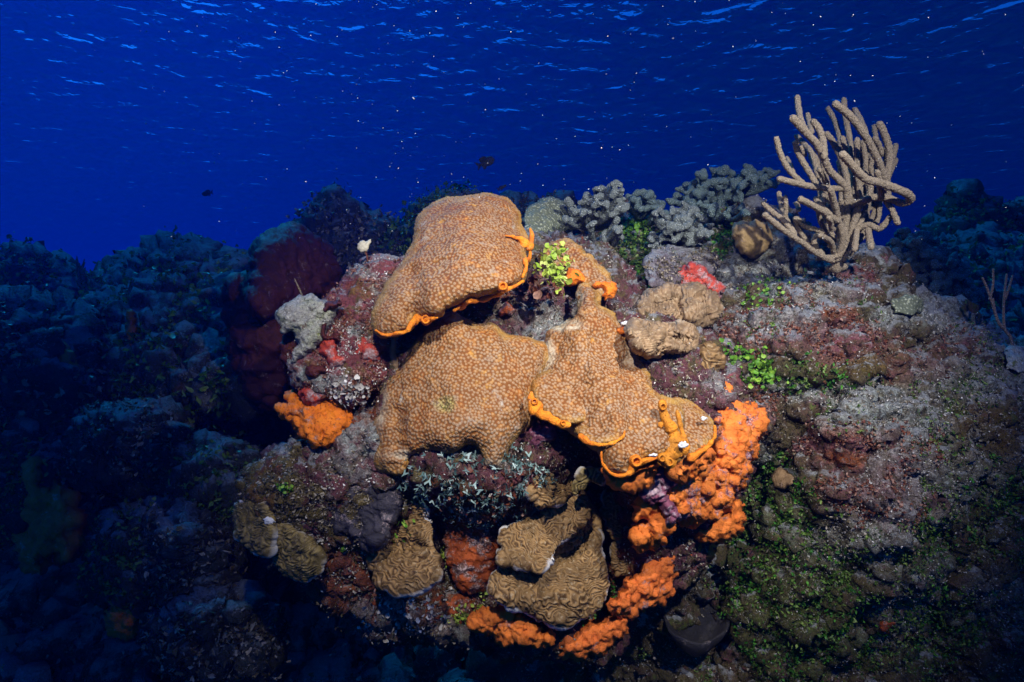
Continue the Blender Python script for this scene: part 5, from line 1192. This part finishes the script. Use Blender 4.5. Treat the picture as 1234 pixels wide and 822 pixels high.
# little odd growths
pl = empty('sea_plume', at(98, 356, 3.2), 'faint thin sea plume sticking up from the far left reef', 'soft coral')
rp = np.random.default_rng(3)
V, F = tube(cat([at(98, 358, 3.2)[:], at(97, 340, 3.2)[:], at(95, 318, 3.2)[:]], False, 5), 0.006, 7); mesh('stem', V, F, M_ROD_D, pl)
for k in range(14):
    py0 = 350 - 2.2 * k; sx = -1 if k % 2 else 1
    V, F = tube([at(97, py0, 3.2)[:], at(97 + sx * 3, py0 - 5, 3.2 + rp.uniform(-.03, .03))[:], at(97 + sx * rp.uniform(4, 6), py0 - rp.uniform(9, 13), 3.2 + rp.uniform(-.05, .05))[:]], [0.004, 0.0035, 0.0025], 6)
    mesh('side_branch', V, F, M_ROD_D, pl)
o = empty('fan_alga', at(441, 314, 1.36), 'tiny pale fan alga standing on top of the pink rock', 'alga')
V, F = tube([at(443, 314, 1.36)[:], at(442, 308, 1.355)[:], at(440, 303, 1.35)[:]], [0.0022, 0.0016, 0.0014], 7); mesh('stalk', V, F, M_RUSTY, o, {'rnd': np.full(len(V), .5)})
L = Lump([(440, 304), (432, 302), (431, 295), (436, 291), (443, 290), (447, 288), (446, 295), (443, 302)], 1.35, 0.006, 0.006, step=0.7, rag=1, ragf=.3, seed=150); L.rough([('f', 80, 0.003)])
L.attrs['rnd'] = np.full(len(L.P), 0.4); L.obj('blade', leaf_mat('pale_blade', (0.5, 0.46, 0.32), (0.68, 0.64, 0.5)), o)
V, F = tube([at(366, 361, 1.31)[:], at(361, 349, 1.30)[:], at(355, 336, 1.29)[:]], [0.0022, 0.0020, 0.0010], 7); o = mesh('worm_tube', V, F, M_ROD); tag(o, 'thin pale tube sticking up from the whitish crust', 'worm tube')
V, F = tube([at(478, 448, 1.30)[:], at(473, 425, 1.30)[:], at(476, 402, 1.31)[:]], [0.008, 0.007, 0.005], 10); o = mesh('stem_sponge', V, F, M_TAN); tag(o, 'pale tan stub in the dark gap beside the wide star coral', 'sponge')

# ================================================================== FISH
M_FISH = sponge_mat('dark_fish_skin', (0.02, 0.02, 0.025), (0.035, 0.035, 0.04), (0.01, 0.01, 0.01))
M_EYE = NT('fish_eye').pbr((0.01, 0.01, 0.01), 0.2)
def fish(px, py, Y, length, label, tilt=0.0, flip=1, deep=0.5):
    """length in px; head points to +x when flip = 1"""
    s = length * K * Y; c = at(px, py, Y); o = empty('fish', c, label, 'fish', 'small dark reef fish')
    o.rotation_euler = (0, -math.radians(tilt), 0)
    nb, seg = 16, 14; V = []; F = []
    for i in range(nb):
        t = i / (nb - 1); X = (0.5 - t * 0.78) * s
        hh = deep * 0.5 * s * (math.sin(math.pi * min(1, t ** 0.75 * 1.02)) ** 0.8 * 0.9 + 0.12 * t); ww = hh * 0.38
        for k in range(seg):
            a = 2 * math.pi * k / seg; V.append((X * flip, ww * math.cos(a), hh * math.sin(a)))
    for i in range(nb - 1):
        for k in range(seg): F.append((i * seg + k, i * seg + (k + 1) % seg, (i + 1) * seg + (k + 1) % seg, (i + 1) * seg + k))
    F += [tuple(range(seg)), tuple(range((nb - 1) * seg, nb * seg))[::-1]]
    def child(name, V, F, mat):
        m = mesh(name, np.array(V, float), F, mat, origin=(0, 0, 0)); m.parent = o; m.location = (0, 0, 0); return m
    child('body', V, F, M_FISH)
    def fin(name, pts, th=0.012):
        n = len(pts); V = [(x * s * flip, -th * s, z * s) for x, z in pts] + [(x * s * flip, th * s, z * s) for x, z in pts]
        F = [tuple(range(n)), tuple(range(n, 2 * n))[::-1]] + [(i, (i + 1) % n, n + (i + 1) % n, n + i) for i in range(n)]
        child(name, V, F, M_FISH)
    fin('tail_fin', [(-0.26, 0.05), (-0.36, 0.14), (-0.50, 0.24), (-0.42, 0.0), (-0.50, -0.22), (-0.36, -0.12), (-0.26, -0.05)])
    fin('dorsal_fin', [(0.22, deep * .40), (0.05, deep * .66), (-0.12, deep * .68), (-0.24, deep * .52), (-0.24, deep * .1), (0.1, deep * .3)])
    fin('anal_fin', [(0.0, -deep * .36), (-0.10, -deep * .62), (-0.22, -deep * .56), (-0.24, -deep * .1), (-0.05, -deep * .25)])
    for sgn in (-1, 1):
        v, f = ball((0.34 * s * flip, sgn * 0.055 * s, 0.06 * s), 0.025 * s); child('eye', v, f, M_EYE)
fish(585, 196, 2.8, 24, 'dark deep-bodied fish hovering above the top star coral', 25)
fish(605, 226, 3.0, 13, 'tiny slim fish skimming over the top star coral', 30, deep=0.28)
fish(250, 233, 3.6, 14, 'small dark fish in open water on the left', 10, -1, 0.45)
fish(406, 224, 3.9, 12, 'faint slim fish above the shadowy knoll', -40, deep=0.25)
fish(632, 240, 3.2, 10, 'tiny fish at the edge of the dark reef bump', 50, deep=0.3)

# ================================================================== DRIFTING SPECKS
r = np.random.default_rng(77); parts = []; n = 620
for i in range(n):
    Y = r.uniform(0.5, 3.2); px = r.uniform(-30, 1264) if i % 3 else r.uniform(-30, 560); py = 300 * r.random() ** 1.25 - 10
    sz = (0.55 if r.random() < 0.9 else 1.15) * r.uniform(0.5, 1.1) * K * Y * (0.9 if Y > 1 else 0.8)
    a = r.uniform(0, 3.1)
    v, f = ball((0, 0, 0), sz, (r.uniform(1, 2.2), 1, 0.8), 1)
    ca, sa = math.cos(a), math.sin(a)
    v = np.stack([v[:, 0] * ca - v[:, 2] * sa, v[:, 1], v[:, 0] * sa + v[:, 2] * ca], 1) + np.array(at(px, py, Y)[:])
    parts.append((v, f))
V, F = join(parts)
o = mesh('drifting_specks', V, F, NT('speck').pbr((0.6, 0.62, 0.62), 0.6)); tag(o, 'pale specks drifting in the open water', None, None, 'stuff')
